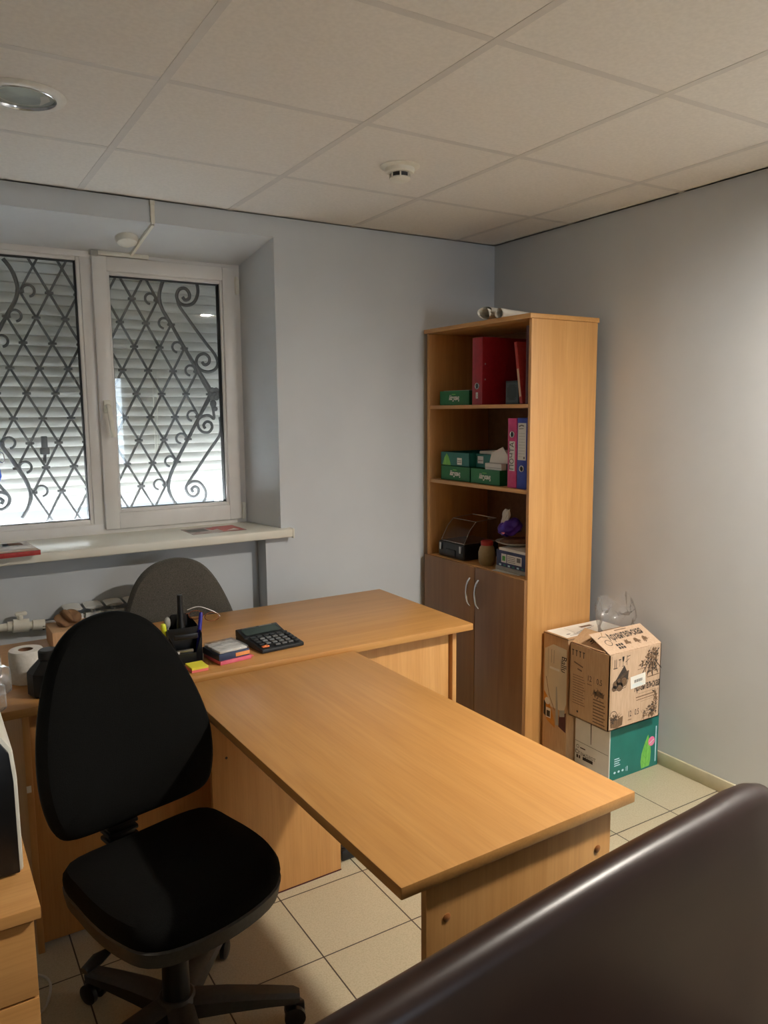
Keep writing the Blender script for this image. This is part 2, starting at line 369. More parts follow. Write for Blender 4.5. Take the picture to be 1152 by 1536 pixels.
def smooth_path(pts, n=6, closed=False):
    P = [Vector(p) for p in pts]; out = []
    N = len(P); rng = range(N if closed else N - 1)
    for i in rng:
        if closed: p0, p1, p2, p3 = P[(i - 1) % N], P[i], P[(i + 1) % N], P[(i + 2) % N]
        else: p0, p1, p2, p3 = P[max(i - 1, 0)], P[i], P[i + 1], P[min(i + 2, N - 1)]
        for k in range(n):
            t = k / n
            out.append(0.5 * ((2 * p1) + (p2 - p0) * t + (2 * p0 - 5 * p1 + 4 * p2 - p3) * t * t + (3 * p1 - p0 - 3 * p2 + p3) * t ** 3))
    if not closed: out.append(P[-1])
    return out
def rrect(w, h, r, n=6):
    pts = []
    for cx, cy, a in ((w / 2 - r, h / 2 - r, 0), (-w / 2 + r, h / 2 - r, PI / 2), (-w / 2 + r, -h / 2 + r, PI), (w / 2 - r, -h / 2 + r, 1.5 * PI)):
        for k in range(n + 1): pts.append((cx + r * math.cos(a + PI / 2 * k / n), cy + r * math.sin(a + PI / 2 * k / n)))
    return pts

# ================================================================== SETTING
b = MB(); b.box(XL - .1, XR + .1, YB - .1, YW + .15, FZ - .08, FZ, 'tile'); fl = b.build('floor', smooth=False)
struct(fl, 'beige square ceramic floor tiles with dark joints', 'floor')

b = MB(); b.box(XL - .1, XR + .1, YB - .1, YW + .7, CEIL + .001, CEIL + .05, 'ceil'); ce = b.build('ceiling', smooth=False)
struct(ce, 'suspended ceiling of beige square panels', 'ceiling')
b = MB()
gx0, gy0, T = 0.0277 + .6, 3.285, 0.6
xs = [gx0 + T * i for i in range(-3, 4)]; ys = [gy0 - T * j for j in range(1, 8)]
for x in xs: b.box(x - .012, x + .012, YB, YW - .001, CEIL, CEIL + .0009, 'bar')
for y in ys:
    for x in [xs[0] - T] + xs:
        x0, x1 = max(x + .0125, XL), min(x + T - .0125, XR - .001)
        b.box(x0, x1, y - .0115, y + .0115, CEIL + .0003, CEIL + .0009, 'bar')
b.box(XL, XR - .001, YW - .018, YW - .001, CEIL + .001, CEIL + .012, 'bar'); b.box(XR - .018, XR - .001, YB, YW, CEIL + .001, CEIL + .012, 'bar')
o = b.build('ceiling_grid', ce, smooth=False); struct(o)

# window wall with recess above the sill and a shallower niche below it
RX0, RX1 = -0.05, 1.432      # recess at the room face
NX1 = 1.355
b = MB(); m = 'wall'
b.box(XL - .1, RX0, YW, YW + .9, FZ - .08, CEIL + .05, m)
b.box(RX1, XR + .12, YW, YW + .9, FZ - .08, CEIL + .05, m)
b.box(RX0, RX1, YW, YW + .9, 2.305, CEIL + .05, m)
b.box(NX1, RX1, YW, YW + .6, FZ - .08, 0.985, m)
b.box(RX0, NX1, YW + .095, YW + .6, FZ - .08, 0.985, m)
ww = b.build('wall_window', smooth=False); struct(ww, 'grey blue wall with the deep window recess', 'wall')
# plastered reveals (splayed sides and a sloping head)
b = MB()
def tri(p, q, r, d, mat):
    t = bmesh.new(); d = Vector(d); a = [t.verts.new(Vector(x)) for x in (p, q, r)]; c = [t.verts.new(Vector(x) + d) for x in (p, q, r)]
    t.faces.new(a); t.faces.new(c[::-1])
    for k in range(3): t.faces.new((a[k], c[k], c[(k + 1) % 3], a[(k + 1) % 3]))
    bmesh.ops.recalc_face_normals(t, faces=t.faces[:]); b.merge(t, mat)
tri((RX1 - .0004, YW + .001, .99), (RX1 - .0004, YW + .32, .99), (1.381, YW + .32, .99), (0, 0, 1.312), 'plaster')
tri((RX0 + .0004, YW + .001, .99), (RX0 + .0004, YW + .32, .99), (.002, YW + .32, .99), (0, 0, 1.312), 'plaster')
tri((RX0 + .001, YW + .001, 2.3046), (RX0 + .001, YW + .32, 2.3046), (RX0 + .001, YW + .32, 2.222), (RX1 - RX0 - .002, 0, 0), 'plaster')
o = b.build('window_reveal', ww, smooth=False); struct(o)

b = MB(); b.box(XR, XR + .1, YB - .1, YW + .9, FZ - .08, CEIL + .05, 'wall'); wr = b.build('wall_right', smooth=False); struct(wr, 'smooth grey blue side wall behind the cardboard boxes', 'wall')
b = MB(); b.box(XL - .1, XL, YB - .1, YW + .1, FZ - .08, CEIL + .05, 'wall'); struct(b.build('wall_left', smooth=False), 'grey blue wall outside the left of the view', 'wall')
DX0, DX1, DZ = 1.72, 2.42, 2.10      # glazed door in the wall behind the camera
b = MB(); b.box(XL - .1, DX0, YB - .1, YB, FZ - .08, CEIL + .05, 'wall'); b.box(DX1, XR, YB - .1, YB, FZ - .08, CEIL + .05, 'wall'); b.box(DX0, DX1, YB - .1, YB, DZ, CEIL + .05, 'wall')
struct(b.build('wall_rear', smooth=False), 'grey blue wall behind the viewer with a glazed door', 'wall')
d1 = thing('door_1', 'white door with a large glass light behind the viewer', 'door', ((DX0 + DX1) / 2, YB, FZ)); struct(d1)
b = MB(); rect_frame(b, DX0, DX1, FZ, DZ, .06, .06, .02, .06, YB - .09, YB + .01, 'pvc'); b.build('door_frame', d1)
b = MB(); rect_frame(b, DX0 + .062, DX1 - .062, FZ + .01, DZ - .062, .07, .07, .9, .08, YB - .07, YB - .03, 'pvc'); dl = b.build('door_leaf', d1)
b = MB(); b.box(DX0 + .13, DX1 - .13, YB - .052, YB - .047, FZ + .908, DZ - .14, 'pane'); b.build('glass_pane', dl, smooth=False)

b = MB(); b.box(XR - .014, XR - .001, YB, YW - .001, FZ, FZ + .058, 'basebd', .004); struct(b.build('baseboard_right'), 'cream skirting along the foot of the side wall', 'skirting')
b = MB(); b.box(NX1 + .002, XR - .015, YW - .014, YW - .001, FZ, FZ + .058, 'basebd', .004); struct(b.build('baseboard_window'), 'cream skirting along the window wall', 'skirting')

# ------------------------------------------------------------------ window
FY = 3.54     # room face of the window frame
w1 = thing('window_1', 'white plastic two part window with a closed iron grille outside', 'window', (0.69, FY, 1.0)); struct(w1)
b = MB()
rect_frame(b, 0.0, 1.386, 1.0, 2.242, .045, .05, .055, .04, FY, FY + .07, 'pvc')
b.box(.672, .735, FY + .001, FY + .068, 1.05, 2.21, 'pvc', .003)
rect_frame(b, .04, .674, 1.052, 2.206, .02, .018, .026, .02, FY + .006, FY + .06, 'pvc', .006)   # glazing beads of the fixed light
b.build('window_frame', w1)
b = MB(); rect_frame(b, .058, .658, 1.076, 2.188, .005, .005, .005, .005, FY + .012, FY + .05, 'rubber', 0); b.build('gasket', w1, smooth=False)
b = MB(); b.box(.06, .656, FY + .034, FY + .038, 1.078, 2.187, 'pane'); b.build('glass_pane', w1, smooth=False)
sash = MB()
rect_frame(sash, .717, 1.356, 1.028, 2.211, .062, .062, .074, .062, FY - .018, FY + .045, 'pvc', .006)
rect_frame(sash, .776, 1.297, 1.099, 2.152, .014, .014, .018, .018, FY - .008, FY + .045, 'pvc', .006)
so = sash.build('window_sash', w1)
b = MB(); rect_frame(b, .787, 1.286, 1.114, 2.136, .005, .006, .004, .005, FY + .002, FY + .04, 'rubber', 0); b.build('gasket', so, smooth=False)
b = MB(); b.box(.79, 1.282, FY + .024, FY + .028, 1.116, 2.133, 'pane'); b.build('glass_pane', so, smooth=False)
b = MB()
b.box(.733, .763, FY - .03, FY - .018, 1.545, 1.6, 'whitepl', .005)
b.tube(smooth_path([(.748, FY - .03, 1.575), (.748, FY - .058, 1.57), (.75, FY - .064, 1.54), (.757, FY - .06, 1.48), (.763, FY - .056, 1.44)], 4), .011, 'whitepl', 10, flat=(1.0, .7))
b.build('window_handle', so)
for z in (2.13, 1.07):
    b = MB(); b.tube([(1.362, FY - .022, z - .04), (1.362, FY - .022, z + .04)], .0085, 'whitepl', 10); b.box(1.352, 1.378, FY - .018, FY + .002, z - .034, z + .034, 'whitepl', .003)
    b.build('hinge', w1)
b = MB(); b.box(.71, .96, FY - .02, FY - .001, 2.213, 2.232, 'whitepl', .003); b.box(.712, .745, FY - .026, FY - .015, 2.208, 2.23, 'smoke', .003)
tag(b.build('sash_stay', w1), 'flat white stay channel along the top of the frame')
b = MB(); b.box(-.1, 1.474, YW - .052, FY + .004, .972, 1.01, 'sill', .006, seg=3); b.box(1.468, 1.476, YW - .054, YW - .001, .968, 1.0115, 'sill', .002)
tag(b.build('window_sill', w1), 'deep white sill board with an end cap')
b = MB(); b.box(-.05, 1.386, FY + .072, 4.1, .985, 1.0, 'outsill'); b.build('outer_sill', w1, smooth=False)
# exterior reveal beyond the frame
b = MB(); b.box(1.386, 1.45, FY + .07, 4.0, .9, 2.4, 'plaster'); b.box(-.08, 0.0, FY + .07, 4.0, .9, 2.4, 'plaster'); b.box(-.08, 1.45, FY + .07, 4.0, 2.242, 2.4, 'plaster')
struct(b.build('window_reveal', w1, smooth=False))

# ------------------------------------------------------------------ iron grille
GY = 3.68; CX = .7415; HW, HH, ZT = .0585, .1078, 2.062
def node(i, j): return (.917 + HW * i, GY, ZT - HH * j)
gr = thing('window_grille', 'black wrought iron grille of diamonds and scrolls outside the panes', 'grille', (CX, GY, 1.0))
def lo(j): return -12 + abs(j - 4)
def hi(j): return 6 - abs(j - 4)
b = MB()
def inside(i, j):
    if 0 <= j <= 8: return lo(j) <= i <= hi(j)
    return abs(i + 3) <= 5
for j in range(-2, 10):
    for i in range(-13, 8):
        if (i + j) % 2: continue
        for s in (-1, 1):
            a, c = (i, j), (i + s, j + 1)
            if j + 1 > 10: continue
            okc = inside(*c) if j + 1 < 10 else abs(c[0] + 3) <= 5
            if inside(*a) and okc :
                b.tube([node(*a), node(*c)], .0066, 'iron', 4)
for j in range(0, 9):
    for i in range(lo(j), hi(j) + 1):
        if (i + j) % 2 == 0: x, y, z = node(i, j); b.box(x - .017, x + .017, y - .009, y + .009, z - .0055, z + .0055, 'iron', .002)
gob = b.build('diamond_lattice', gr, smooth=False)
main = [(1.090, 2.19), (1.062, 2.15), (1.045, 2.101), (1.042, 2.064), (1.055, 2.019), (1.086, 1.966), (1.148, 1.854), (1.21, 1.752), (1.24, 1.705), (1.267, 1.661), (1.275, 1.631), (1.262, 1.605), (1.233, 1.56), (1.205, 1.513), (1.147, 1.411), (1.092, 1.317), (1.058, 1.248), (1.045, 1.19), (1.056, 1.141), (1.085, 1.09)]
topS = [(1.205, 2.19), (1.222, 2.153), (1.226, 2.107), (1.204, 2.062), (1.168, 2.047), (1.137, 2.056), (1.123, 2.086), (1.136, 2.117), (1.163, 2.125), (1.183, 2.106), (1.182, 2.08), (1.163, 2.071), (1.151, 2.085)]
topS2 = [(1.125, 2.075), (1.135, 2.04), (1.169, 1.992), (1.215, 1.929), (1.262, 1.868), (1.297, 1.825), (1.312, 1.785), (1.3, 1.753), (1.264, 1.738), (1.226, 1.748), (1.205, 1.778), (1.216, 1.812), (1.247, 1.824), (1.27, 1.806), (1.267, 1.781), (1.247, 1.771), (1.234, 1.785)]
mid = [(1.272, 1.6), (1.282, 1.545), (1.282, 1.512), (1.259, 1.528), (1.225, 1.524), (1.203, 1.505), (1.203, 1.474), (1.222, 1.45), (1.252, 1.446), (1.272, 1.468), (1.266, 1.492), (1.245, 1.498), (1.23, 1.482), (1.237, 1.465)]
lowS = [(1.312, 1.52), (1.316, 1.47), (1.31, 1.435), (1.293, 1.407), (1.242, 1.343), (1.192, 1.273), (1.146, 1.21), (1.13, 1.179), (1.14, 1.148), (1.166, 1.134), (1.188, 1.149), (1.19, 1.173), (1.173, 1.184), (1.157, 1.172), (1.164, 1.157)]
lowS2 = [(1.137, 1.196), (1.162, 1.208), (1.196, 1.203), (1.221, 1.173), (1.228, 1.14), (1.21, 1.09)]
for mir in (1, -1):
    mx = lambda x: x if mir == 1 else 2 * CX - x
    b = MB()
    b.tube(smooth_path([(mx(x), GY - .004, z) for x, z in main], 5), .0085, 'iron', 8)
    b.build('border_bar', gr)
    for cv, r in ((topS, .008), (topS2, .0075), (mid, .007), (lowS, .0075), (lowS2, .0075)):
        b = MB(); b.tube(smooth_path([(mx(x), GY - .006, z) for x, z in cv], 5), r, 'iron', 8); b.build('scroll', gr)
    for j in (0, 1, 2, 3, 5, 6, 7, 8):
        x, y, z = node(hi(j), j); cx = x - .034; b = MB()
        a0, a1 = -.5, 4.6
        pts = [(mx(cx + .024 * math.cos(a0 + (a1 - a0) * k / 16)), GY - .004, z + .004 + .024 * math.sin(a0 + (a1 - a0) * k / 16)) for k in range(17)]
        b.tube(pts, .0055, 'iron', 6); b.build('hook', gr)
    b = MB()   # cast rosette where the border bar comes to its point
    for k in range(6):
        a = k * PI / 3; b.ball((mx(1.287) + .02 * math.cos(a), GY - .012, 1.632 + .02 * math.sin(a)), .015, 'iron', sub=2, squash=(1, .5, 1))
    b.ball((mx(1.287), GY - .014, 1.632), .012, 'iron', sub=2); b.ball((mx(1.28), GY - .012, 1.585), .017, 'iron', sub=2, squash=(1, .5, 1.2)); b.ball((mx(1.29), GY - .012, 1.56), .012, 'iron', sub=2, squash=(1, .5, 1))
    b.build('rosette', gr)
b = MB(); b.box(.495, .519, GY - .012, GY + .012, 1.395, 1.445, 'iron', .003); b.box(.488, .526, GY - .012, GY + .012, 1.365, 1.395, 'iron', .004); b.tube([(.507, GY, 1.37), (.503, GY, 1.325)], .007, 'iron', 8)  # dark block modelled for a blurry reflection in the left pane
tag(b.build('silhouette', gr), 'dark latch on the lattice standing for a reflection in the pane')

# roller shutter beyond the grille
SH = thing('roller_shutter', 'off white roller shutter with horizontal slats behind the iron grille', 'shutter', (CX, 3.8, 1.13))
b = MB(); z = 1.12
while z < 2.23:
    prof = [(0, 0), (.006, .004), (.0085, .018), (.007, .034), (.002, .044), (-.004, .0455), (-.004, -.001)]
    b.prism([(-p[0], p[1]) for p in prof], 1.376, 'slat', frame((.003, 3.80, z), (0, 1, 0), (0, 0, 1)) @ Matrix.Identity(4))
    z += .0452
b.build('slat_curtain', SH, angle=25)
b = MB(); b.box(.002, 1.384, 3.792, 3.806, 1.108, 1.125, 'slat', .003); b.build('bottom_rail', SH)
b = MB(); b.tube([(1.022, 3.775, 1.74), (1.018, 3.775, 1.31)], .0022, 'whitepl', 6); b.tube([(1.046, 3.775, 1.74), (1.03, 3.775, 1.4), (1.018, 3.775, 1.31)], .0022, 'whitepl', 6); tag(b.build('pull_cord', SH), 'thin white pull cord loop')

# things on the sill and the soffit
t_ = thing('magazine', 'brown magazine with a red spine lying at the left end of the sill', 'magazine', (.3, 3.27, 1.011))
X = frame((.31, 3.245, 1.011), (.997, .08, 0), (-.08, .997, 0))
b = MB(); b.box(-.12, .075, -.105, .13, 0, .016, 'paper', .002, X); b.build('page_block', t_)
b = MB(); b.box(-.121, .077, -.107, .131, .016, .0185, 'magazine', .001, X); b.quad(X, -.11, .07, -.1, -.06, 'kraftpale', .0192); b.quad(X, -.11, .0, .05, .12, 'greykey', .0192); b.quad(X, -.02, .05, .06, .12, 'brown', .0192); b.box(-.121, .077, -.109, -.1055, 0, .0185, 'redbook', .001, X)
tag(b.build('cover', t_), 'brown cover with a red edge')
b = MB(); X = frame((1.155, 3.37, 1.0105), (1, .02, 0), (-.02, 1, 0)); b.box(-.125, .125, -.09, .085, 0, .0015, 'flyer', 0, X)
b.quad(X, .02, .12, -.08, .08, 'redprint', .0019); b.poly(X, [(-.01, -.02), (.05, .03), (.03, .07), (-.03, .04)], 'redprint', .0021); b.poly(X, [(.04, -.06), (.09, -.02), (.1, -.065)], 'paper', .0022); b.quad(X, -.12, -.03, -.03, .05, 'inkgrey', .0019)
tag(b.build('flyer', smooth=False), 'red and grey printed flyer lying flat at the right end of the sill', 'flyer')
t_ = thing('hanging_ornament', 'blue glass ornament with silver wire hanging at the left pane', 'ornament', (.3, 3.515, 1.3))
b = MB(); b.lathe([(0, 1.25), (.02, 1.262), (.03, 1.29), (.026, 1.32), (.012, 1.35), (.008, 1.36)], 'glassblue', Matrix.Translation((.285, 3.515, 0)), 20); b.build('glass_body', t_)
b = MB()
for k in range(5):
    rnd = random.Random(k); b.tube(smooth_path([(.285 + rnd.uniform(-.03, .04), 3.515 + rnd.uniform(-.012, .012), 1.35 + rnd.uniform(-.01, .07)) for _ in range(6)], 5, True), .002, 'chrome', 6, True)
b.tube([(.285, 3.515, 1.36), (.285, 3.515, 2.19)], .0008, 'chrome', 5)
tag(b.build('wire', t_), 'tangled silver wire')

SN = Vector((0, -.25, -.97)).normalized()
def soff(x, y): return Vector((x, y, 2.305 - (y - YW) / .31 * .08))
t_ = thing('security_sensor', 'round cream sensor on the recess ceiling above the window', 'sensor', soff(.834, 3.385))
F = frame(soff(.834, 3.385), (1, 0, 0), (0, -.968, .25))
b = MB(); b.lathe([(0, 0), (.046, 0), (.046, .01), (.04, .024), (.024, .033), (0, .035)], 'whitepl', F, 32); b.build('housing', t_)
b = MB()
for k in range(3): b.ring(F, 0, 0, .044, .004, 'ink', .004 + k * .001, -1.2 + k * .25, -1.05 + k * .25, 4)
b.box(-.008, .008, -.047, -.04, .006, .016, 'smoke', .002, F); b.build('lens', t_)
b = MB(); p = [(.904, YW - .004, CEIL), (.907, YW - .004, 2.306)]
b.box(.896, .912, YW - .012, YW - .001, 2.3, CEIL, 'whitepl', .002)
q0 = soff(.905, YW + .0); q1 = soff(.884, YW + .295)
q0.z -= .006; q1.z -= .006
b.tube([q0, q1], .0085, 'whitepl', 4); b.box(.894, .914, YW - .013, YW - .001, 2.372, CEIL, 'whitepl', .002)
tag(b.build('cable_trunking'), 'thin white cable trunking bent from ceiling down to the window frame', 'trunking')

# ceiling fittings
def downlight(x, y, label, lit):
    lip = .026 if lit else 0
    t_ = thing('downlight', label, 'ceiling light', (x, y, CEIL), 0, 'round downlights recessed in the ceiling')
    F = Matrix.Translation((x, y, CEIL))
    b = MB(); b.lathe([(.081, .0008), (.108, .0008), (.112, .0), (.108, -.005), (.096, -.010), (.086, -.008), (.082, -.0005), (.081, .0008)], 'whitemet', F, 40, False); b.build('outer_ring', t_)
    b = MB(); b.lathe([(.086, -.0085), (.083, -.0095), (.08, -.004), (.0795, .0009)], 'chrome', F, 40, False); tag(b.build('inner_ring', t_), 'chrome inner ring')
    if lit: b = MB(); b.lathe([(.086, -.008), (.1, -.034), (.103, -.034), (.104, -.006), (.086, -.006)], 'whitemet', F, 40, False); b.build('added_cut_off_collar', t_)  # unseen collar added to keep direct lamp light off the wall tops
    b = MB()
    if lit: b.lathe([(.079, .001), (.074, -.012), (.06, -.021), (.034, -.027), (0, -.029)], 'lampon', F, 40)
    else:
        D = F @ Matrix.Rotation(PI, 4, 'X'); b.disc(D, 0, 0, .0795, 'lampglass', .0015, 40)
        b.poly(D, [(.05, -.05), (.062, -.02), (.07, .0), (.06, .035), (.042, .02), (.048, -.01)], 'smoke', .002); b.ring(D, 0, 0, .062, .003, 'smoke', .0023, n=32)
    b.build('lamp_glass', t_)
downlight(.328, 2.372, 'round unlit downlight in the ceiling panel at the left', False)
downlight(2.25, .60, 'round lit downlight in the ceiling above the sofa', True)
t_ = thing('smoke_detector', 'white round smoke detector on the ceiling above the desk', 'smoke detector', (1.535, 2.372, CEIL))
F = Matrix.Translation((1.535, 2.372, CEIL)) @ Matrix.Rotation(PI, 4, 'X')
b = MB(); b.lathe([(0, -.007), (.068, -.007), (.07, .002), (.06, .006), (.052, .008), (.05, .02), (.046, .024), (0, .024)], 'whitepl', F, 40); b.build('base', t_)
b = MB(); b.lathe([(0, .022), (.032, .022), (.032, .04), (0, .04)], 'iron', F, 32); b.build('chamber', t_)
b = MB(); b.lathe([(0, .038), (.036, .038), (.038, .043), (.03, .049), (0, .051)], 'whitepl', F, 40)
for k in range(7): a = 2 * PI * k / 7 + .3; b.tube([(.036 * math.cos(a), .036 * math.sin(a), .02), (.036 * math.cos(a), .036 * math.sin(a), .042)], .003, 'whitepl', 6, mat=F)
b.build('cap', t_)

# ------------------------------------------------------------------ radiator in the niche
rad = thing('radiator', 'white sectional radiator in the niche under the sill', 'radiator', (.82, 3.29, .1))
x = .478
while x < 1.12:
    b = MB()
    b.box(x + .003, x + .075, 3.245, 3.252, .19, .735, 'whitemet', .003)
    b.box(x + .034, x + .044, 3.25, 3.318, .2, .74, 'whitemet', .002)
    b.box(x + .003, x + .075, 3.262, 3.268, .2, .725, 'whitemet', .002); b.box(x + .003, x + .075, 3.3, 3.306, .2, .725, 'whitemet', .002)
    b.tube([(x + .039, 3.245, .755), (x + .039, 3.322, .76)], .012, 'whitemet', 8, flat=(2.9, .5))
    b.tube([(x, 3.285, .7), (x + .079, 3.285, .7)], .02, 'whitemet', 12); b.tube([(x, 3.285, .24), (x + .079, 3.285, .24)], .02, 'whitemet', 12)
    b.build('section', rad); x += .081
b = MB(); b.tube([(1.12, 3.285, .7), (1.155, 3.285, .7)], .017, 'whitemet', 12); b.tube([(1.15, 3.285, .7), (1.175, 3.285, .7)], .01, 'steel', 8); b.build('end_plug', rad)
for xx in (.6, 1.0):
    b = MB(); b.box(xx, xx + .03, 3.3, YW + .094, .66, .69, 'whitemet', .003); b.build('bracket', rad)
b = MB(); b.box(.405, .478, 3.268, 3.302, .682, .718, 'steel', .006); b.tube([(.4, 3.285, .7), (.48, 3.285, .7)], .021, 'darkpl', 6); tag(b.build('union_nut', rad), 'dull metal union nut')
pp = thing('heating_pipe', 'white plastic heating pipe with a ball valve leading to the radiator', 'pipe', (.2, 3.285, .7))
b = MB(); b.tube([(-.045, 3.285, .712), (.29, 3.285, .712), (.41, 3.285, .702)], .0155, 'whitepl', 12)
b.tube([(.275, 3.285, .713), (.3, 3.285, .712)], .02, 'whitepl', 12); b.tube([(.365, 3.285, .706), (.41, 3.285, .702)], .021, 'whitepl', 12); b.build('pipe_run', pp)
b = MB(); b.tube([(.294, 3.285, .713), (.352, 3.285, .708)], .026, 'whitepl', 14); b.tube([(.322, 3.285, .72), (.322, 3.285, .752)], .011, 'whitepl', 10); b.box(.304, .348, 3.276, 3.294, .75, .766, 'whitepl', .006); b.build('ball_valve', pp)

# ================================================================== DESKS
DT = .755; D0, D1, DYF, DYB = .148, 1.742, 2.203, 2.876
dk = thing('office_desk', 'long beech laminate desk along the window with a pen holder and calculator', 'desk', ((D0 + D1) / 2, 2.54, FZ))
b = MB(); b.box(D0, D1, DYF, DYB, DT - .025, DT, 'desk_x', .0025); b.build('desktop', dk)
b = MB(); b.box(1.672, 1.69, DYF + .035, DYB - .03, FZ, DT - .0255, 'wood_z', .0015); b.build('end_panel', dk)
b = MB(); b.box(.205, .223, DYF + .035, DYB - .03, FZ, DT - .0255, 'wood_z', .0015); b.build('end_panel', dk)
b = MB(); b.box(.224, 1.664, DYF + .05, DYF + .066, FZ + .02, DT - .0255, 'wood_z', .0015); b.build('modesty_panel', dk)

RT = .741
rt = thing('return_table', 'beech laminate table set crosswise against the long desk', 'table', (.954, 1.025, FZ), math.radians(1.35))
lz = lambda z: z - FZ
b = MB(); b.box(-.3, .3, 0, 1.168, lz(RT - .024), lz(RT), 'desk_y', .0025); b.build('tabletop', rt, world=False)
b = MB(); b.box(-.236, .244, .016, .032, 0, lz(RT - .0245), 'wood_z', .0012)
b.build('end_panel', rt, world=False)
for xx, zz in ((-.19, .625), (.205, .625)):
    b = MB(); b.lathe([(0, 0), (.0085, 0), (.0085, .0008), (.007, .0016), (0, .0018)], speck('dowel cap' + str(xx), rgb(150, 92, 46), rgb(160, 102, 54), 20, 0.45), frame((xx, .0158, zz), (1, 0, 0), (0, 0, 1)), 16); tag(b.build('dowel_cap', rt, world=False), 'round brown cap')
b = MB(); b.box(-.232, .205, 1.108, 1.124, 0, lz(RT - .0245), 'wood_z', .0012); b.build('end_panel', rt, world=False)
b = MB(); b.lathe([(0, 0), (.004, 0), (.004, .001), (0, .0012)], 'ink', frame((-.185, 1.1078, .50), (1, 0, 0), (0, 0, 1)), 12); b.build('dowel_cap', rt, world=False)
b = MB(); b.box(-.232, .205, 1.1065, 1.1085, 0, .004, 'maroon', 0); b.build('foot_strip', rt, world=False)

# drawer pedestal bottom left with a printer on it
pd = thing('drawer_pedestal', 'beech drawer pedestal in the lower left corner carrying a printer', 'drawer unit', (-.08, 1.75, FZ))
b = MB(); b.box(-.34, .146, 1.49, 2.02, .595, .62, 'wood_x', .002); b.build('pedestal_top', pd)
b = MB(); b.box(-.325, .132, 1.525, 2.0, FZ, .5945, 'wood_z', .0015); b.build('carcass', pd)
for z0, z1 in ((.43, .585), (.225, .425), (.025, .22)):
    b = MB(); b.box(-.328, .134, 1.505, 1.524, z0, z1, 'wood_x', .0015); dr = b.build('drawer', pd)
    b = MB(); b.tube(smooth_path([(-.15, 1.505, (z0 + z1) / 2), (-.14, 1.482, (z0 + z1) / 2), (-.05, 1.482, (z0 + z1) / 2), (-.04, 1.505, (z0 + z1) / 2)], 4), .004, 'chrome', 8); b.build('drawer_handle', dr)
pr = thing('printer', 'printer with a dark front and white casing on the drawer pedestal', 'printer', (-.1, 1.8, .62))
b = MB()
F = frame((-.088, 1.96, .621), (1, 0, 0), (0, 0, 1))
ol = [(-.22, 0), (.222, 0), (.222, .2), (.217, .262), (.2, .29), (.165, .3), (-.165, .3), (-.2, .29), (-.22, .26)]
b.prism(ol, .33, 'whitepl', F, .006); b.build('casing', pr)
b = MB(); il = [(x * .965, .004 + z * .965) for x, z in ol]; b.prism(il, .012, 'blackpl', frame((-.088, 1.632, .621), (1, 0, 0), (0, 0, 1)), .002)
b.box(-.27, .09, 1.6185, 1.6205, .8, .84, 'darkpl', .001); b.build('front_panel', pr)
b = MB(); b.box(-.27, .08, 1.70, 1.93, .9215, .935, 'whitepl', .006); b.build('lid', pr)
b = MB()
for k, (dx, dz) in enumerate(((0, 0), (.012, .034), (-.004, .066))):
    b.lathe([(.0, -.16), (.026, -.16), (.03, -.15), (.03, .15), (.024, .16), (0, .16)], 'film', frame((-.03, 1.71 + .005 * k, .966 + dz), (0, 1, 0), (0, 0, 1)) @ Matrix.Translation((0, 0, dx)), 14)
tag(b.build('plastic_sleeves'), 'rolled clear plastic sleeves piled on the printer', 'plastic sleeves')

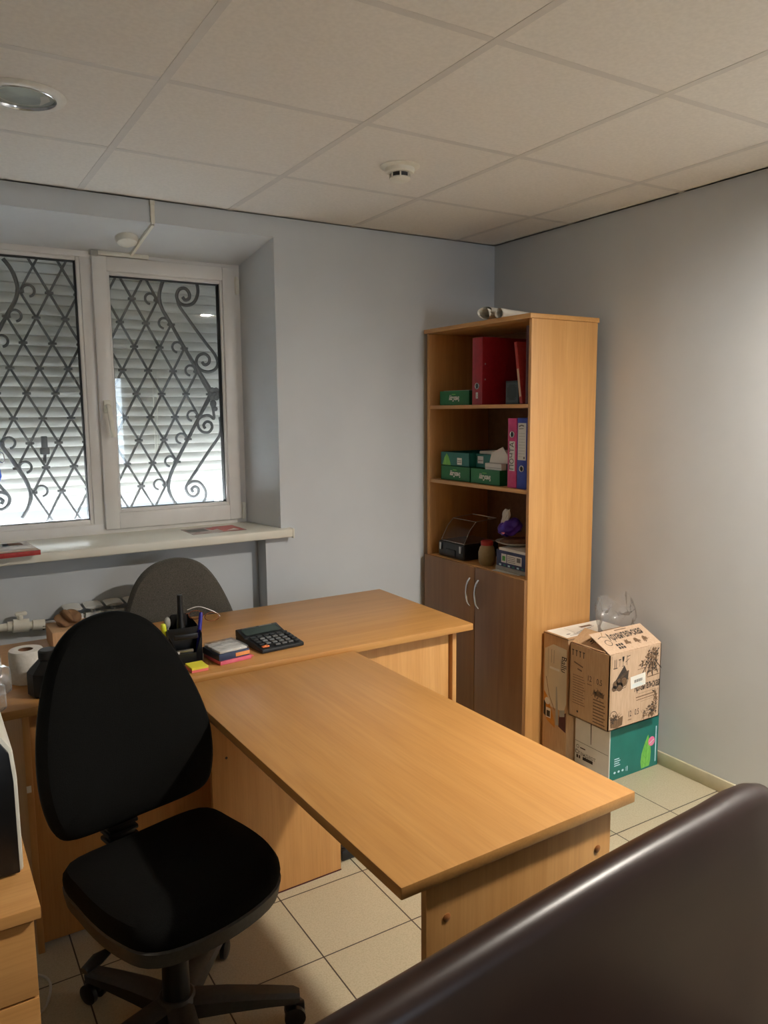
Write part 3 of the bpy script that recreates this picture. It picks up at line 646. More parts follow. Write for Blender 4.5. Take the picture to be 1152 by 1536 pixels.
# ------------------------------------------------------------------ office chairs
def chair(name, label, loc, rz, fabric, bw, bh, bz, by, recl, seat_z=.472, base_rot=0.0, hub=(0, 0), bx=0.0):
    t_ = thing(name, label, 'office chair', loc, rz, 'office chairs')
    # seat
    out = [(x * .92, y * .9) for x, y in smooth_path2([(-.2, .2), (0, .222), (.2, .2), (.232, .06), (.225, -.12), (.17, -.212), (0, -.238), (-.17, -.212), (-.225, -.12), (-.232, .06)])]
    b = MB()
    def sb(p): p.z += -.035 * max(0, (-p.y - .1) / .14) ** 2 * .6 + .01 * (p.x / .23) ** 2; return p
    b.pad(out, [(.9, -.03), (.985, -.027), (1.0, -.012), (.992, .004), (.955, .018), (.85, .028), (.6, .031), (.3, .028), (.02, .026)], fabric, Matrix.Translation((0, 0, seat_z)), sb)
    b.build('seat_cushion', t_, world=False)
    b = MB(); b.pad(out, [(.3, -.085), (.7, -.083), (.9, -.078), (.975, -.066), (1.004, -.03), (.95, -.02)], 'greypl', Matrix.Translation((0, 0, seat_z)), sb); b.build('seat_shell', t_, world=False)
    # back: outline in local x (width), y (height); rounded top, fuller lower half
    w = bw / 2
    ol = smooth_path2([(0, bh), (-.4 * w, bh * .955), (-.7 * w, bh * .82), (-.91 * w, bh * .58), (-w, bh * .36), (-.985 * w, bh * .17), (-.87 * w, bh * .045), (-.6 * w, 0.004), (0, 0), (.6 * w, .004), (.87 * w, bh * .045), (.985 * w, bh * .17), (w, bh * .36), (.88 * w, bh * .58), (.65 * w, bh * .82), (.38 * w, bh * .955)])
    ol = [(x, y - bh / 2) for x, y in ol]
    F = Matrix.Translation((bx, by, bz + bh / 2)) @ Matrix.Rotation(-recl, 4, 'X') @ frame((0, 0, 0), (1, 0, 0), (0, 0, 1))
    def bb(p): p.z += .030 * (p.x / w) ** 2 - .025 * math.exp(-((p.y + bh * .22) / .12) ** 2) * 0 ; return p
    b = MB(); b.pad(ol, [(.93, -.022), (.985, -.016), (1.0, 0), (.985, .018), (.94, .032), (.8, .044), (.5, .05), (.2, .05), (.02, .05)], fabric, F, bb); b.build('backrest_cushion', t_, world=False)
    b = MB(); b.pad(ol, [(.3, -.05), (.75, -.046), (.93, -.036), (.99, -.018), (.97, -.01)], 'darkpl', F, bb); b.build('backrest_shell', t_, world=False)
    # bracket with bellows
    b = MB()
    b.tube(smooth_path([(0, .06, seat_z - .075), (0, .17, seat_z - .08), (0, by + .04, seat_z - .055), (0, by + .062, seat_z + .0), (0, by + .07, bz + .13)], 5), .019, 'blackpl', 8, flat=(1.7, .45)); b.build('back_bracket', t_, world=False)
    b = MB()
    for k in range(6): b.box(-.042, .042, by + .03, by + .082, seat_z - .03 + .02 * k, seat_z - .018 + .02 * k, 'blackpl', .004)
    b.box(-.036, .036, by + .034, by + .078, seat_z - .035, seat_z + .09, 'blackpl', .003); b.build('bellows', t_, world=False)
    # mechanism, levers, column
    b = MB(); b.box(-.09, .09, -.1, .1, seat_z - .105, seat_z - .07, 'blackpl', .012); b.build('mechanism', t_, world=False)
    b = MB(); b.tube([(-.06, -.02, seat_z - .085), (-.19, -.035, seat_z - .088)], .006, 'steel', 8); b.tube([(-.185, -.035, seat_z - .088), (-.215, -.04, seat_z - .09), (-.25, -.05, seat_z - .095)], [.009, .017, .012], 'blackpl', 10, flat=(1, .6)); b.build('lever', t_, world=False)
    hx, hy = hub
    b = MB(); b.lathe([(0, .06), (.036, .06), (.036, .08), (.033, .13), (.031, .25), (.026, .255), (.026, seat_z - .1), (0, seat_z - .1)], 'blackpl', Matrix.Translation((hx, hy, 0)), 24); b.build('gas_column', t_, world=False)
    bs = MB(); bs.lathe([(0, .062), (.045, .062), (.05, .075), (.05, .112), (.04, .122), (0, .122)], 'greypl', Matrix.Translation((hx, hy, 0)), 24)
    bo = bs.build('star_base', t_, world=False)
    for k in range(5):
        a = base_rot + 2 * PI * k / 5; R_ = Matrix.Translation((hx, hy, 0)) @ Matrix.Rotation(a, 4, 'Z')
        b = MB(); secs = [(.02, .033, .07, .118), (.12, .03, .072, .112), (.22, .026, .07, .1), (.285, .023, .066, .09), (.30, .016, .066, .084)]
        tt = bmesh.new(); rr = []
        for x, hw, z0, z1 in secs: rr.append([tt.verts.new(p) for p in ((x, -hw, z0), (x, hw, z0), (x, hw, z1 - .008), (x, hw * .6, z1), (x, -hw * .6, z1), (x, -hw, z1 - .008))])
        for p, q in zip(rr, rr[1:]):
            for i in range(6): tt.faces.new((p[i], p[(i + 1) % 6], q[(i + 1) % 6], q[i]))
        tt.faces.new(rr[0][::-1]); tt.faces.new(rr[-1]); bmesh.ops.recalc_face_normals(tt, faces=tt.faces[:])
        b.merge(tt, 'greypl', R_); b.build('base_arm', bo, world=False)
        b = MB()
        for s in (-1, 1): b.lathe([(0, -.009), (.02, -.009), (.0265, -.006), (.0265, .006), (.02, .009), (0, .009)], 'blackpl', R_ @ Matrix.Translation((.287, s * .016, .0265)) @ Matrix.Rotation(PI / 2, 4, 'X'), 20)
        b.tube([(.287, -.02, .0265), (.287, .02, .0265)], .006, 'blackpl', 8, mat=R_); b.tube([(.287, 0, .03), (.287, 0, .068)], .009, 'blackpl', 8, mat=R_); b.box(.262, .312, -.008, .008, .03, .056, 'blackpl', .005, R_)
        b.build('caster', bo, world=False)
    return t_
def smooth_path2(pts, n=5):
    return [(v.x, v.y) for v in smooth_path([(x, y, 0) for x, y in pts], n, True)]
chair('office_chair', 'black fabric swivel chair in the foreground beside the crosswise table', (.462, 1.715, FZ), math.radians(14), 'fabric_black', .445, .518, .525, .222, math.radians(12), .455, math.radians(-22 - 14), (0.0, .02), -.01)
chair('office_chair', 'dark grey fabric chair tucked between the long desk and the window', (.865, 2.80, FZ), math.radians(-4), 'fabric_grey', .46, .46, .49, .245, math.radians(6), .455, math.radians(10), (0, .02))

# ------------------------------------------------------------------ sofa
sf = thing('sofa', 'dark brown leatherette sofa back in the near right foreground', 'sofa', (.6, .62, FZ), math.radians(5.5))
b = MB()
SX0, SX1, ST = -.75, .80, .855
def back_ring(x, drop, thin):
    top = ST - FZ - drop; r = .033 * thin; prof = []
    for k in range(11):      # small rounded ridge, from the viewer's face over to the far side
        a = math.radians(168 - 168 * k / 10); prof.append((r * math.cos(a), top - r + r * math.sin(a)))
    prof += [(.035 * thin, top - .2), (.045 * thin, .14), (.02 * thin, .12), (-.16 * thin, .12), (-.20 * thin, .14), (-.175 * thin, top - .5), (-.085 * thin, top - .3), (-.056 * thin, top - .16), (-.043 * thin, top - .085)]
    return [(x, y + .111, z) for y, z in prof]
secs = []
for i, (dx, dr, th) in enumerate(((0, .11, .25), (.008, .075, .5), (.025, .045, .72), (.055, .02, .9), (.1, .006, .98), (.16, 0, 1))): secs.append((SX0 + dx, dr, th))
for k in range(1, 14): secs.append((SX0 + .16 + (SX1 - SX0 - .32) * k / 14, .004 * math.sin(k * .5), 1))
for dx, dr, th in ((.16, 0, 1), (.1, .006, .98), (.055, .02, .9), (.025, .045, .72), (.008, .075, .5), (0, .11, .25)): secs.append((SX1 - dx, dr, th))
tt = bmesh.new(); rr = [[tt.verts.new(p) for p in back_ring(*s_)] for s_ in secs]
for p, q in zip(rr, rr[1:]):
    for i in range(len(p)): tt.faces.new((p[i], p[(i + 1) % len(p)], q[(i + 1) % len(p)], q[i]))
tt.faces.new(rr[0][::-1]); tt.faces.new(rr[-1]); bmesh.ops.recalc_face_normals(tt, faces=tt.faces[:])
b.merge(tt, 'leather', None, True); b.build('backrest', sf, world=False, angle=60)
b = MB(); b.box(-.74, .72, -.56, -.04, .12, .30, 'leather', .03, seg=3); b.build('base', sf, world=False)
for xx in (-.37, .36):
    b = MB(); b.box(xx - .35, xx + .35, -.58, -.045, .305, .43, 'leather', .04, seg=4); b.build('seat_cushion', sf, world=False)
for xx in (-.68, .66):
    for yy in (-.5, -.1):
        b = MB(); b.lathe([(0, 0), (.018, 0), (.024, .12), (0, .12)], 'blackpl', Matrix.Translation((xx, yy, 0)), 16); b.build('foot', sf, world=False)

# ================================================================== BOOKCASE
KX0, KX1, KY0, KY1, KT = 2.23, 2.615, 2.447, 3.205, 1.94
S1, S2, S3 = 1.568, 1.201, .815
bc = thing('bookcase', 'tall beech bookcase with open shelves above two doors toned dark for shade', 'bookcase', (2.42, 2.83, FZ))
b = MB(); b.box(KX0 - .012, KX1 + .005, KY0 - .005, KY1 + .012, KT - .02, KT, 'wood_y', .0015); b.build('top_board', bc)
b = MB(); b.box(KX0, KX1, KY0, KY0 + .017, FZ, KT - .0205, 'wood_z', .0012); b.build('side_panel', bc)
b = MB(); b.box(KX0, KX1, KY1 - .017, KY1, FZ, KT - .0205, 'wood_z', .0012); b.build('side_panel', bc)
b = MB(); b.box(KX1 - .006, KX1 - .0005, KY0 + .018, KY1 - .018, FZ + .06, KT - .021, 'hardboard'); b.build('back_panel', bc)
for nm, z in (('shelf', S1), ('shelf', S2), ('shelf', S3), ('shelf', .09)):
    b = MB(); b.box(KX0 + .004, KX1 - .007, KY0 + .0175, KY1 - .0175, z - .017, z, 'wood_y', .0012); b.build(nm, bc)
b = MB(); b.box(KX0 + .02, KX0 + .036, KY0 + .018, KY1 - .018, FZ, FZ + .062, 'wood_y', .001); b.build('plinth', bc)
DM = wood('shaded beech door laminate', 'z', rgb(130, 90, 52), rgb(142, 100, 60), 0.42)  # beech darkened in its colour for the shade on the bookcase front
for y0, y1, hy in ((KY0 + .001, 2.788, 2.762), (2.792, KY1 - .001, 2.826)):
    b = MB(); b.box(KX0 - .018, KX0 - .0008, y0, y1, .075, S3 - .002, DM, .0012); dr = b.build('door', bc)
    b = MB(); b.tube(smooth_path([(KX0 - .019, hy, .757), (KX0 - .034, hy, .735), (KX0 - .041, hy, .69), (KX0 - .034, hy, .645), (KX0 - .019, hy, .623)], 5), .0042, 'chrome', 8, flat=(1.3, .8)); tag(b.build('door_handle', dr), 'bowed chrome handle')

def papertray(name, label, y0, y1, x0, z0, h=.068, depth=.3, textup=False, fill=True, group=None):
    """a lid of a paper carton used as a tray, standing open side up"""
    t_ = thing(name, label, 'paper tray', (x0 + depth / 2, (y0 + y1) / 2, z0), 0, group)
    b = MB(); x1 = x0 + depth; th = .0025
    b.box(x0, x1, y0, y1, z0, z0 + th, 'green'); b.box(x0, x0 + th, y0, y1, z0, z0 + h, 'green'); b.box(x1 - th, x1, y0, y1, z0, z0 + h, 'green')
    b.box(x0, x1, y0, y0 + th, z0, z0 + h, 'green'); b.box(x0, x1, y1 - th, y1, z0, z0 + h, 'green')
    F = face_negx(x0, (y0 + y1) / 2, z0 + h / 2)
    b.text(F, 'SvetoCopy', h * .48, 0, -h * .06, 'paper', PI, .56, bold=.0014)
    b.quad(F, -.018, .012, h * .22, h * .27, 'ltgreen')
    b.build('carton_lid', t_, smooth=False)
    return t_
papertray('paper_tray', 'green carton lid with papers on the top shelf beside the red binder', 2.905, 3.14, 2.262, S1 + .001)
t_ = thing('paper_stack', 'loose white papers in the green tray on the top shelf', 'papers', (2.4, 3.0, S1 + .004))
b = MB()
for k in range(9): b.box(2.27 + .002 * (k % 3), 2.552, 2.912 + .003 * (k % 4), 3.118 + .002 * (k % 5), S1 + .0045 + .0075 * k, S1 + .011 + .0075 * k, 'paper', 0, Matrix.Identity(4))
b.build('sheets', t_, smooth=False)
papertray('paper_tray', 'green carton lid at the left of the middle shelf under another tray', 2.895, 3.13, 2.262, S2 + .001, .07)
papertray('paper_tray', 'green carton lid with white boxes in it on the middle shelf', 2.672, 2.885, 2.258, S2 + .001, .07)
# upper tray lies on the left one, printed with a leaf
t_ = thing('paper_tray', 'dark green carton tray with a leaf print stacked on the left lid', 'paper tray', (2.4, 3.0, S2 + .072))
b = MB(); z0 = S2 + .0725; b.box(2.265, 2.56, 2.905, 3.135, z0, z0 + .003, 'teal'); 
for y in (2.905, 3.1325): b.box(2.265, 2.56, y, y + .0025, z0, z0 + .066, 'teal')
for x in (2.265, 2.5575): b.box(x, x + .0025, 2.905, 3.135, z0, z0 + .066, 'teal')
F = face_negx(2.265, 3.02, z0 + .033)
b.poly(F, [(-.1, -.031), (-.085, .005), (-.065, .027), (-.05, .01), (-.035, -.018), (-.03, -.031)], 'ltgreen'); b.stroke(F, [(-.066, -.03), (-.064, .024)], .002, 'dkgreen', .001); b.quad(F, .02, .058, -.025, .008, 'paper'); b.quad(F, .024, .054, -.015, -.012, 'inkgrey', .001); b.quad(F, .024, .054, -.007, -.004, 'inkgrey', .001)
b.build('carton_lid', t_, smooth=False)
t_ = thing('carton_tray', 'dark green carton with a white label behind the white box on the middle shelf', 'carton', (2.45, 2.78, S2 + .072))
b = MB(); b.box(2.30, 2.56, 2.66, 2.9, S2 + .0725, S2 + .135, 'teal', .001); F = face_negx(2.30, 2.78, S2 + .104); b.quad(F, -.105, -.062, -.012, .022, 'whitecard'); b.quad(F, -.1, -.066, .0, .003, 'inkgrey', .001); b.build('carton', t_, smooth=False)
b = MB()
rnd = random.Random(3)
for k in range(6):
    X = Matrix.Translation((2.42, 2.79, S2 + .1365 + .0022 * k)) @ Matrix.Rotation(rnd.uniform(-.12, .12), 4, 'Z'); b.box(-.105, .1, -.1, .1, 0, .0018, 'paper', 0, X)
tag(b.build('paper_stack', smooth=False), 'loose sheets lying on the dark green carton on the middle shelf', 'papers')
b = MB(); X = Matrix.Translation((2.30, 2.735, S2 + .0045)); 
b.box(-.03, .0, -.058, .058, 0, .095, 'whitecard', .001, X); b.stroke(face_negx(2.27, 2.735, S2 + .05), [(-.057, .03), (.057, .03)], .0015, 'inkgrey')
tag(b.build('card_box', smooth=False), 'small white card box standing in the right green lid', 'box')
b = MB(); b.prism([(-.05, 0), (.075, 0), (.075, .03), (.02, .075), (-.05, .045)], .004, 'paper', frame((2.294, 2.735, S2 + .1005), (0, -1, 0), (.25, 0, .97)))
tag(b.build('envelope', smooth=False), 'crumpled pale envelope leaning on the small white box', 'envelope')

def binder(name, label, y0, y1, x0, z0, h, mat, group=None, depth=.285):
    t_ = thing(name, label, 'binder', (x0 + depth / 2, (y0 + y1) / 2, z0), 0, group)
    b = MB(); b.box(x0, x0 + .003, y0, y1, z0, z0 + h, mat, .001); b.box(x0 + .0031, x0 + depth, y0, y0 + .003, z0, z0 + h, mat, .001); b.box(x0 + .0031, x0 + depth, y1 - .003, y1, z0, z0 + h, mat, .001); co = b.build('cover', t_)
    b = MB(); b.box(x0 + .012, x0 + depth - .012, y0 + .006, y1 - .012, z0 + .006, z0 + h - .016, 'paper'); b.build('sheets', t_, smooth=False)
    return t_, face_negx(x0, (y0 + y1) / 2, z0)
def finger_ring(t_, F, z, r=.0125):
    b = MB(); n = 24
    b.tube([(r * math.cos(2 * PI * k / n), z + r * math.sin(2 * PI * k / n), .001) for k in range(n)], .0022, 'chrome', 6, True, F); b.disc(F, 0, z, r, 'black', .0007); tag(b.build('finger_ring', t_), 'chrome ringed finger hole')
t_, F = binder('ring_binder', 'wide red ring binder standing on the top shelf', 2.80, 2.874, 2.255, S1 + .001, .305, 'red')
finger_ring(t_, F, .085, .013)
b = MB(); b.quad(F, -.009, .007, .028, .056, 'whitecard', .0008); b.stroke(F, [(-.004, .034), (.003, .036), (-.003, .044), (.003, .05)], .002, 'inkgrey', .0012); b.build('spine_label', t_, smooth=False)
for z in (.115, .185):
    b = MB(); b.lathe([(0, 0), (.004, 0), (.003, .0012), (0, .0016)], 'steel', frame((2.272, 2.7998, S1 + z), (1, 0, 0), (0, 0, 1)), 12); b.build('rivet', t_)
t_, F = binder('ring_binder', 'magenta ring binder with a paper title on the middle shelf', 2.556, 2.614, 2.252, S2 + .001, .305, 'pink')
finger_ring(t_, F, .235, .0125)
b = MB(); b.quad(F, -.017, .019, .075, .205, 'whitecard', .0008); b.text(F, 'ПОЧТА', .038, .001, .14, 'black', PI / 2, .92, lift=.0013); b.build('spine_label', t_, smooth=False)
t_, F = binder('ring_binder', 'blue ring binder with a tall ruled label on the middle shelf', 2.49, 2.552, 2.252, S2 + .001, .307, 'blue')
finger_ring(t_, F, .088, .0125)
b = MB(); b.quad(F, -.026, .026, .125, .285, 'whitecard', .0008)
b.stroke(F, [(-.02, .27), (-.004, .276), (.012, .272)], .006, 'inkgrey', .0012); b.stroke(F, [(-.02, .26), (.01, .262)], .003, 'inkgrey', .0012)
for k in range(9): b.quad(F, -.02, .02, .14 + .0125 * k, .1408 + .0125 * k, 'inkgrey', .0012)
b.disc(F, .015, .135, .005, 'inkgrey', .0012)
b.build('spine_label', t_, smooth=False)
b = MB(); b.box(2.255, 2.54, 2.469, 2.486, S2 + .001, S2 + .303, 'rose', .002); tag(b.build('folder'), 'thin pale pink folder between the blue binder and the side panel', 'folder')
# dark decorated box, black thing behind, leaning books
t_ = thing('gift_box', 'small dark green box with a printed frame on the top shelf', 'box', (2.3, 2.6, S1))
b = MB(); b.box(2.262, 2.36, 2.56, 2.645, S1 + .001, S1 + .102, speck('dark green card', rgb(26, 38, 38), rgb(34, 48, 48), 20, 0.4), .002)
F = face_negx(2.262, 2.6025, S1 + .052)
GI = speck('faded grey green print', rgb(84, 98, 96), rgb(96, 110, 108), 60, 0.5)
for r_, w_ in ((.036, .002), (.032, .001)): b.stroke(F, [(-r_, -r_ * 1.1), (r_, -r_ * 1.1), (r_, r_ * 1.1), (-r_, r_ * 1.1), (-r_, -r_ * 1.1)], w_, GI)
for sx_ in (-1, 1):
    for sy_ in (-1, 1): b.ring(F, sx_ * .026, sy_ * .029, .005, .0015, GI)
b.build('carton', t_, smooth=False)
b = MB(); b.ball((2.45, 2.635, S1 + .067), .062, 'blackpl', noise=.1, seed=4, squash=(.9, .9, 1.08)); tag(b.build('black_bag'), 'black crumpled bag behind the small dark box on the top shelf', 'bag')
def leanbook(name, label, ybot, ang, x0, z0, th, w, h, cov, cat):
    t_ = thing(name, label, cat, (x0 + w / 2, ybot, z0))
    X = Matrix.Translation((x0, ybot, z0)) @ Matrix.Rotation(ang, 4, 'X')
    b = MB(); b.box(0, w, 0, .002, 0, h, cov, .0006, X); b.box(0, w, th - .002, th, 0, h, cov, .0006, X); b.box(-.001, .001, 0, th, 0, h, cov, .0006, X); b.build('cover', t_)
    b = MB(); b.box(.0015, w - .004, .0022, th - .0022, .003, h - .003, 'paper', 0, X); b.build('page_block', t_, smooth=False)
    return t_, X
t_, X = leanbook('book', 'slim red book leaning on the right of the top shelf', 2.516, math.radians(-9), 2.246, S1 + .0036, .016, .2, .265, 'redbook', 'book')
b = MB(); F = X @ frame((-.001, .008, .12), (0, -1, 0), (0, 0, 1)); b.quad(F, -.006, .006, -.09, .03, 'kraftpale', .0006); b.build('spine_print', t_, smooth=False)
b = MB(); b.box(2.238, 2.47, 2.4675, 2.49, S1 + .001, S1 + .325, 'maroon', .002); tag(b.build('folder'), 'tall maroon folder upright against the right side of the top shelf', 'folder')

# lower open shelf
t_ = thing('plastic_case', 'black plastic tool case with a raised clear lid on the lowest open shelf', 'case', (2.38, 3.05, S3))
b = MB(); b.box(2.25, 2.47, 2.925, 3.135, S3 + .001, S3 + .078, 'blackpl', .008, seg=3); b.box(2.246, 2.252, 2.99, 3.07, S3 + .012, S3 + .045, 'darkpl', .003); b.build('case_body', t_)
b = MB(); b.box(2.26, 2.46, 2.935, 3.125, S3 + .0785, S3 + .082, 'steel', .001); tag(b.build('rim_plate', t_), 'dull metal plate on the case')
for yy in (2.948, 3.11):
    b = MB(); b.box(2.243, 2.251, yy - .007, yy + .007, S3 + .035, S3 + .07, 'steel', .002); b.build('clasp', t_)
b = MB(); c0, c1 = 2.937, 3.123
pts = [(2.262, .084), (2.30, .15), (2.335, .185), (2.46, .195)]
tt = bmesh.new(); rows = [[tt.verts.new((x, y, S3 + z)) for y in (c0, c1)] for x, z in pts]
for p, q in zip(rows, rows[1:]): tt.faces.new((p[0], p[1], q[1], q[0]))
for s_ in (0, 1):
    base = tt.verts.new((2.46, (c0, c1)[s_], S3 + .084)); tt.faces.new([r[s_] for r in rows] + [base])
b.merge(tt, 'acrylic'); 
for y in (c0, c1): b.tube([(x, y, S3 + z) for x, z in pts], .0016, 'smoke', 6)
b.tube([(2.335, c0, S3 + .185), (2.335, c1, S3 + .185)], .002, 'smoke', 6); b.tube([(2.46, c0, S3 + .195), (2.46, c1, S3 + .195)], .0024, 'paper', 6)
tag(b.build('clear_lid', t_, smooth=False), 'see-through raised lid')
t_ = thing('jar', 'small straw coloured jar with a red top beside the black case', 'jar', (2.31, 2.8, S3))
F = Matrix.Translation((2.29, 2.797, S3 + .001)); b = MB(); b.lathe([(0, 0), (.03, 0), (.04, .02), (.041, .06), (.034, .085), (.026, .095), (0, .095)], 'tan', F, 24); b.build('jar_body', t_)
b = MB(); b.lathe([(.025, .0955), (.029, .0955), (.029, .113), (.024, .117), (0, .117)], 'redbook', F, 24); b.build('jar_lid', t_)
b = MB(); b.box(2.262, 2.50, 2.475, 2.70, S3 + .001, S3 + .022, 'smoke', .002); tag(b.build('flat_box'), 'flat grey box under the navy carton on the lowest open shelf', 'box')
b = MB(); X = Matrix.Translation((2.262, 2.62, S3 + .0008)) @ Matrix.Rotation(.12, 4, 'Z'); b.box(-.024, .05, -.09, .075, 0, .0002, 'paper', 0, X); tag(b.build('paper_sheet', smooth=False), 'white sheet sticking out over the edge of the lowest open shelf', 'paper')
t_ = thing('navy_carton', 'navy carton with white labels and a pale lid lying on the flat grey box', 'box', (2.36, 2.58, S3 + .022))
b = MB(); z0 = S3 + .0225; b.box(2.258, 2.49, 2.47, 2.69, z0, z0 + .075, 'navy', .0015); F = face_negx(2.258, 2.58, z0 + .0375)
b.quad(F, -.075, -.04, -.018, .022, 'whitecard'); b.quad(F, -.035, .062, -.018, .022, 'whitecard'); b.quad(F, -.068, -.047, -.01, .012, 'dkgreen', .001); b.quad(F, .03, .055, -.004, .016, 'inkgrey', .001)
for k in range(4): b.quad(F, -.03, .02, -.012 + .008 * k, -.0095 + .008 * k, 'inkgrey', .001)
for k in range(6): b.quad(F, -.09 + .03 * k, -.075 + .03 * k, -.034, -.026, 'teal' if k % 2 else 'cyan')
b.build('carton', t_, smooth=False)
b = MB(); X = Matrix.Translation((2.252, 2.465, z0 + .0752)) @ Matrix.Rotation(-.0, 4, 'Y')
b.box(0, .24, 0, .20, 0, .012, 'whitecard', .001, X)
F = frame((2.372, 2.565, z0 + .0875), (0, -1, 0), (1, 0, 0)); [b.stroke(F, [(.0 + .016 * k, -.035 + .008 * (k % 2)), (.006 + .016 * k, -.005 + .006 * (k % 3))], .006, 'ink') for k in range(6)]; 
for k in range(4): b.stroke(F, [(-.06, .02 + .014 * k), (.05, .05 + .014 * k)], .003, 'inkgrey')
b.build('lid', t_, smooth=False)
t_ = thing('plate', 'white plate with a brown cloth above the navy carton', 'plate', (2.362, 2.672, z0 + .088))
F = Matrix.Translation((2.362, 2.672, z0 + .0876)); b = MB(); b.lathe([(0, 0), (.055, 0), (.095, .014), (.097, .017), (.055, .005), (0, .005)], 'whitepl', F, 36); b.build('plate', t_)
b = MB(); b.ball((2.362, 2.672, z0 + .105), .075, 'brown', noise=.1, seed=9, squash=(1, 1, .17)); tag(b.build('cloth', t_), 'folded brown cloth')
t_ = thing('sweets_bag', 'purple foil bag with a white tied top lying over the plate', 'bag', (2.345, 2.69, z0 + .12))
b = MB(); b.ball((2.345, 2.69, z0 + .166), .05, 'purple', noise=.22, seed=12, squash=(.9, 1.0, .78), sub=4); b.ball((2.33, 2.715, z0 + .142), .03, 'purple', noise=.25, seed=13, squash=(1, 1, .6), sub=4)
F = frame((2.299, 2.69, z0 + .15), (0, -1, 0), (.25, 0, .97)); b.poly(F, [(-.012, -.006), (.006, -.012), (.016, -.006), (.004, .002)], 'rose', .004); b.build('bag_body', t_)
b = MB(); tt = bmesh.new(); rows = []
for k in range(7):
    f = k / 6; c = Vector((2.325, 2.722 - .03 * f, z0 + .188 + .058 * f)); wd_ = .008 + .017 * math.sin(2.6 * f + .3)
    rows.append([tt.verts.new(c + Vector((.006 * math.sin(4 * q + 3 * f), wd_ * math.cos(q), wd_ * .45 * math.sin(q) + .006 * math.sin(3 * q)))) for q in [2 * PI * n_ / 12 for n_ in range(12)]])
for p, q in zip(rows, rows[1:]):
    for n_ in range(12): tt.faces.new((p[n_], p[(n_ + 1) % 12], q[(n_ + 1) % 12], q[n_]))
tt.faces.new(rows[0][::-1]); tt.faces.new(rows[-1]); bmesh.ops.recalc_face_normals(tt, faces=tt.faces[:])
b.merge(tt, 'paper', None, True); tag(b.build('tied_top', t_), 'white crumpled neck')

# rolled drawings on top of the bookcase
t_ = thing('paper_roll', 'loose white roll of large drawings on top of the bookcase', 'paper roll', (2.4, 2.68, KT))
b = MB(); ax = Vector((.965, .26, 0)).normalized(); sd = Vector((-ax.y, ax.x, 0)); rnd = random.Random(5)
tt = bmesh.new(); n = 54; cols = []
for k in range(n):
    a = 2 * PI * 1.5 * k / (n - 1); r = .020 + .010 * k / (n - 1)
    u, w = r * math.cos(a) * 1.25, r * math.sin(a) + .0312
    cols.append([tt.verts.new(Vector((2.228, 2.752, KT + .001)) + ax * (l + .012 * math.sin(k * .3)) + sd * u + Vector((0, 0, w))) for l in (0, .15, .37)])
for p, q in zip(cols, cols[1:]):
    for i in range(2): tt.faces.new((p[i], p[i + 1], q[i + 1], q[i]))
b.merge(tt, 'paper', None, True); b.build('loose_sheet', t_, angle=60)
b = MB(); tt = bmesh.new(); cols = []
for k in range(40):
    a = 2 * PI * 2.1 * k / 39; r = .018 + .006 * k / 39
    cols.append([tt.verts.new(Vector((2.245, 2.676, KT + .0252)) + ax * l + sd * (r * math.cos(a)) + Vector((0, 0, r * math.sin(a)))) for l in (0, .2, .35)])
for p, q in zip(cols, cols[1:]):
    for i in range(2): tt.faces.new((p[i], p[i + 1], q[i + 1], q[i]))
b.merge(tt, 'paper', None, True); b.build('tight_roll', t_, angle=60)

# ================================================================== CARTONS BY THE WALL
def sketch(b, F, cx, cy, w, h, n, seed, m='ink', xr=(.016, .282), yr=(.016, .296)):
    rnd = random.Random(seed)
    for _ in range(n):
        a = rnd.uniform(0, 2 * PI); r = rnd.random() ** .6
        x, y = cx + w / 2 * r * math.cos(a), cy + h / 2 * r * math.sin(a)
        x = min(max(x, xr[0] + .008 * rnd.random()), xr[1] - .008 * rnd.random()); y = min(max(y, yr[0] + .008 * rnd.random()), yr[1] - .008 * rnd.random())
        b.leaf(F, x, y, rnd.uniform(.010, .022), rnd.uniform(.003, .008), rnd.uniform(0, 2 * PI), m if rnd.random() < .4 else 'inkfaint', .0006 + rnd.random() * .0004)
        if rnd.random() < .5: b.stroke(F, [(x, y), (x + rnd.uniform(-.02, .02), y + rnd.uniform(-.02, .02))], .0012, m)

# paper carton at the bottom
t_ = thing('paper_carton', 'teal and white paper carton standing on the floor under the brown box', 'carton', (2.52, 2.18, FZ))
tx0, tx1, ty0, ty1, tz = 2.362, 2.664, 2.083, 2.276, .25
b = MB(); b.box(tx0, tx1, ty0, ty1, FZ, tz - .002, 'whitecard', .0015)
F = face_negy(tx0, ty0, FZ); W_, H_ = tx1 - tx0, tz - FZ
b.quad(F, .004, W_ - .001, .001, H_ - .004, 'teal', .0008)
lf = [(.198, .008), (.192, .04), (.198, .075), (.212, .11), (.228, .14), (.236, .152), (.243, .13), (.252, .1), (.256, .07), (.254, .035), (.248, .01)]
b.poly(F, lf, 'ltgreen', .0012); b.stroke(F, [(.222, .01), (.226, .07), (.236, .145)], .002, 'dkgreen', .0016)
for k in range(4): b.stroke(F, [(.223 + .001 * k, .02 + .028 * k), (.246 - .002 * k, .042 + .026 * k)], .0012, 'dkgreen', .0016); b.stroke(F, [(.223 + .001 * k, .02 + .028 * k), (.202 + .004 * k, .042 + .028 * k)], .0012, 'dkgreen', .0016)
b.disc(F, .258, .118, .021, 'pinkdot', .0018); b.stroke(F, [(.243, .11), (.272, .124)], .004, 'paper', .0022); b.stroke(F, [(.249, .103), (.266, .112)], .0015, 'paper', .0022)
b.quad(F, W_ - .019, W_ - .013, .02, .18, 'cyan', .0014)
for k in range(4): b.stroke(F, [(.03, .062 + .0095 * k), (.066 - .006 * (k % 2), .062 + .0095 * k)], .0042, 'cyan', .0014)
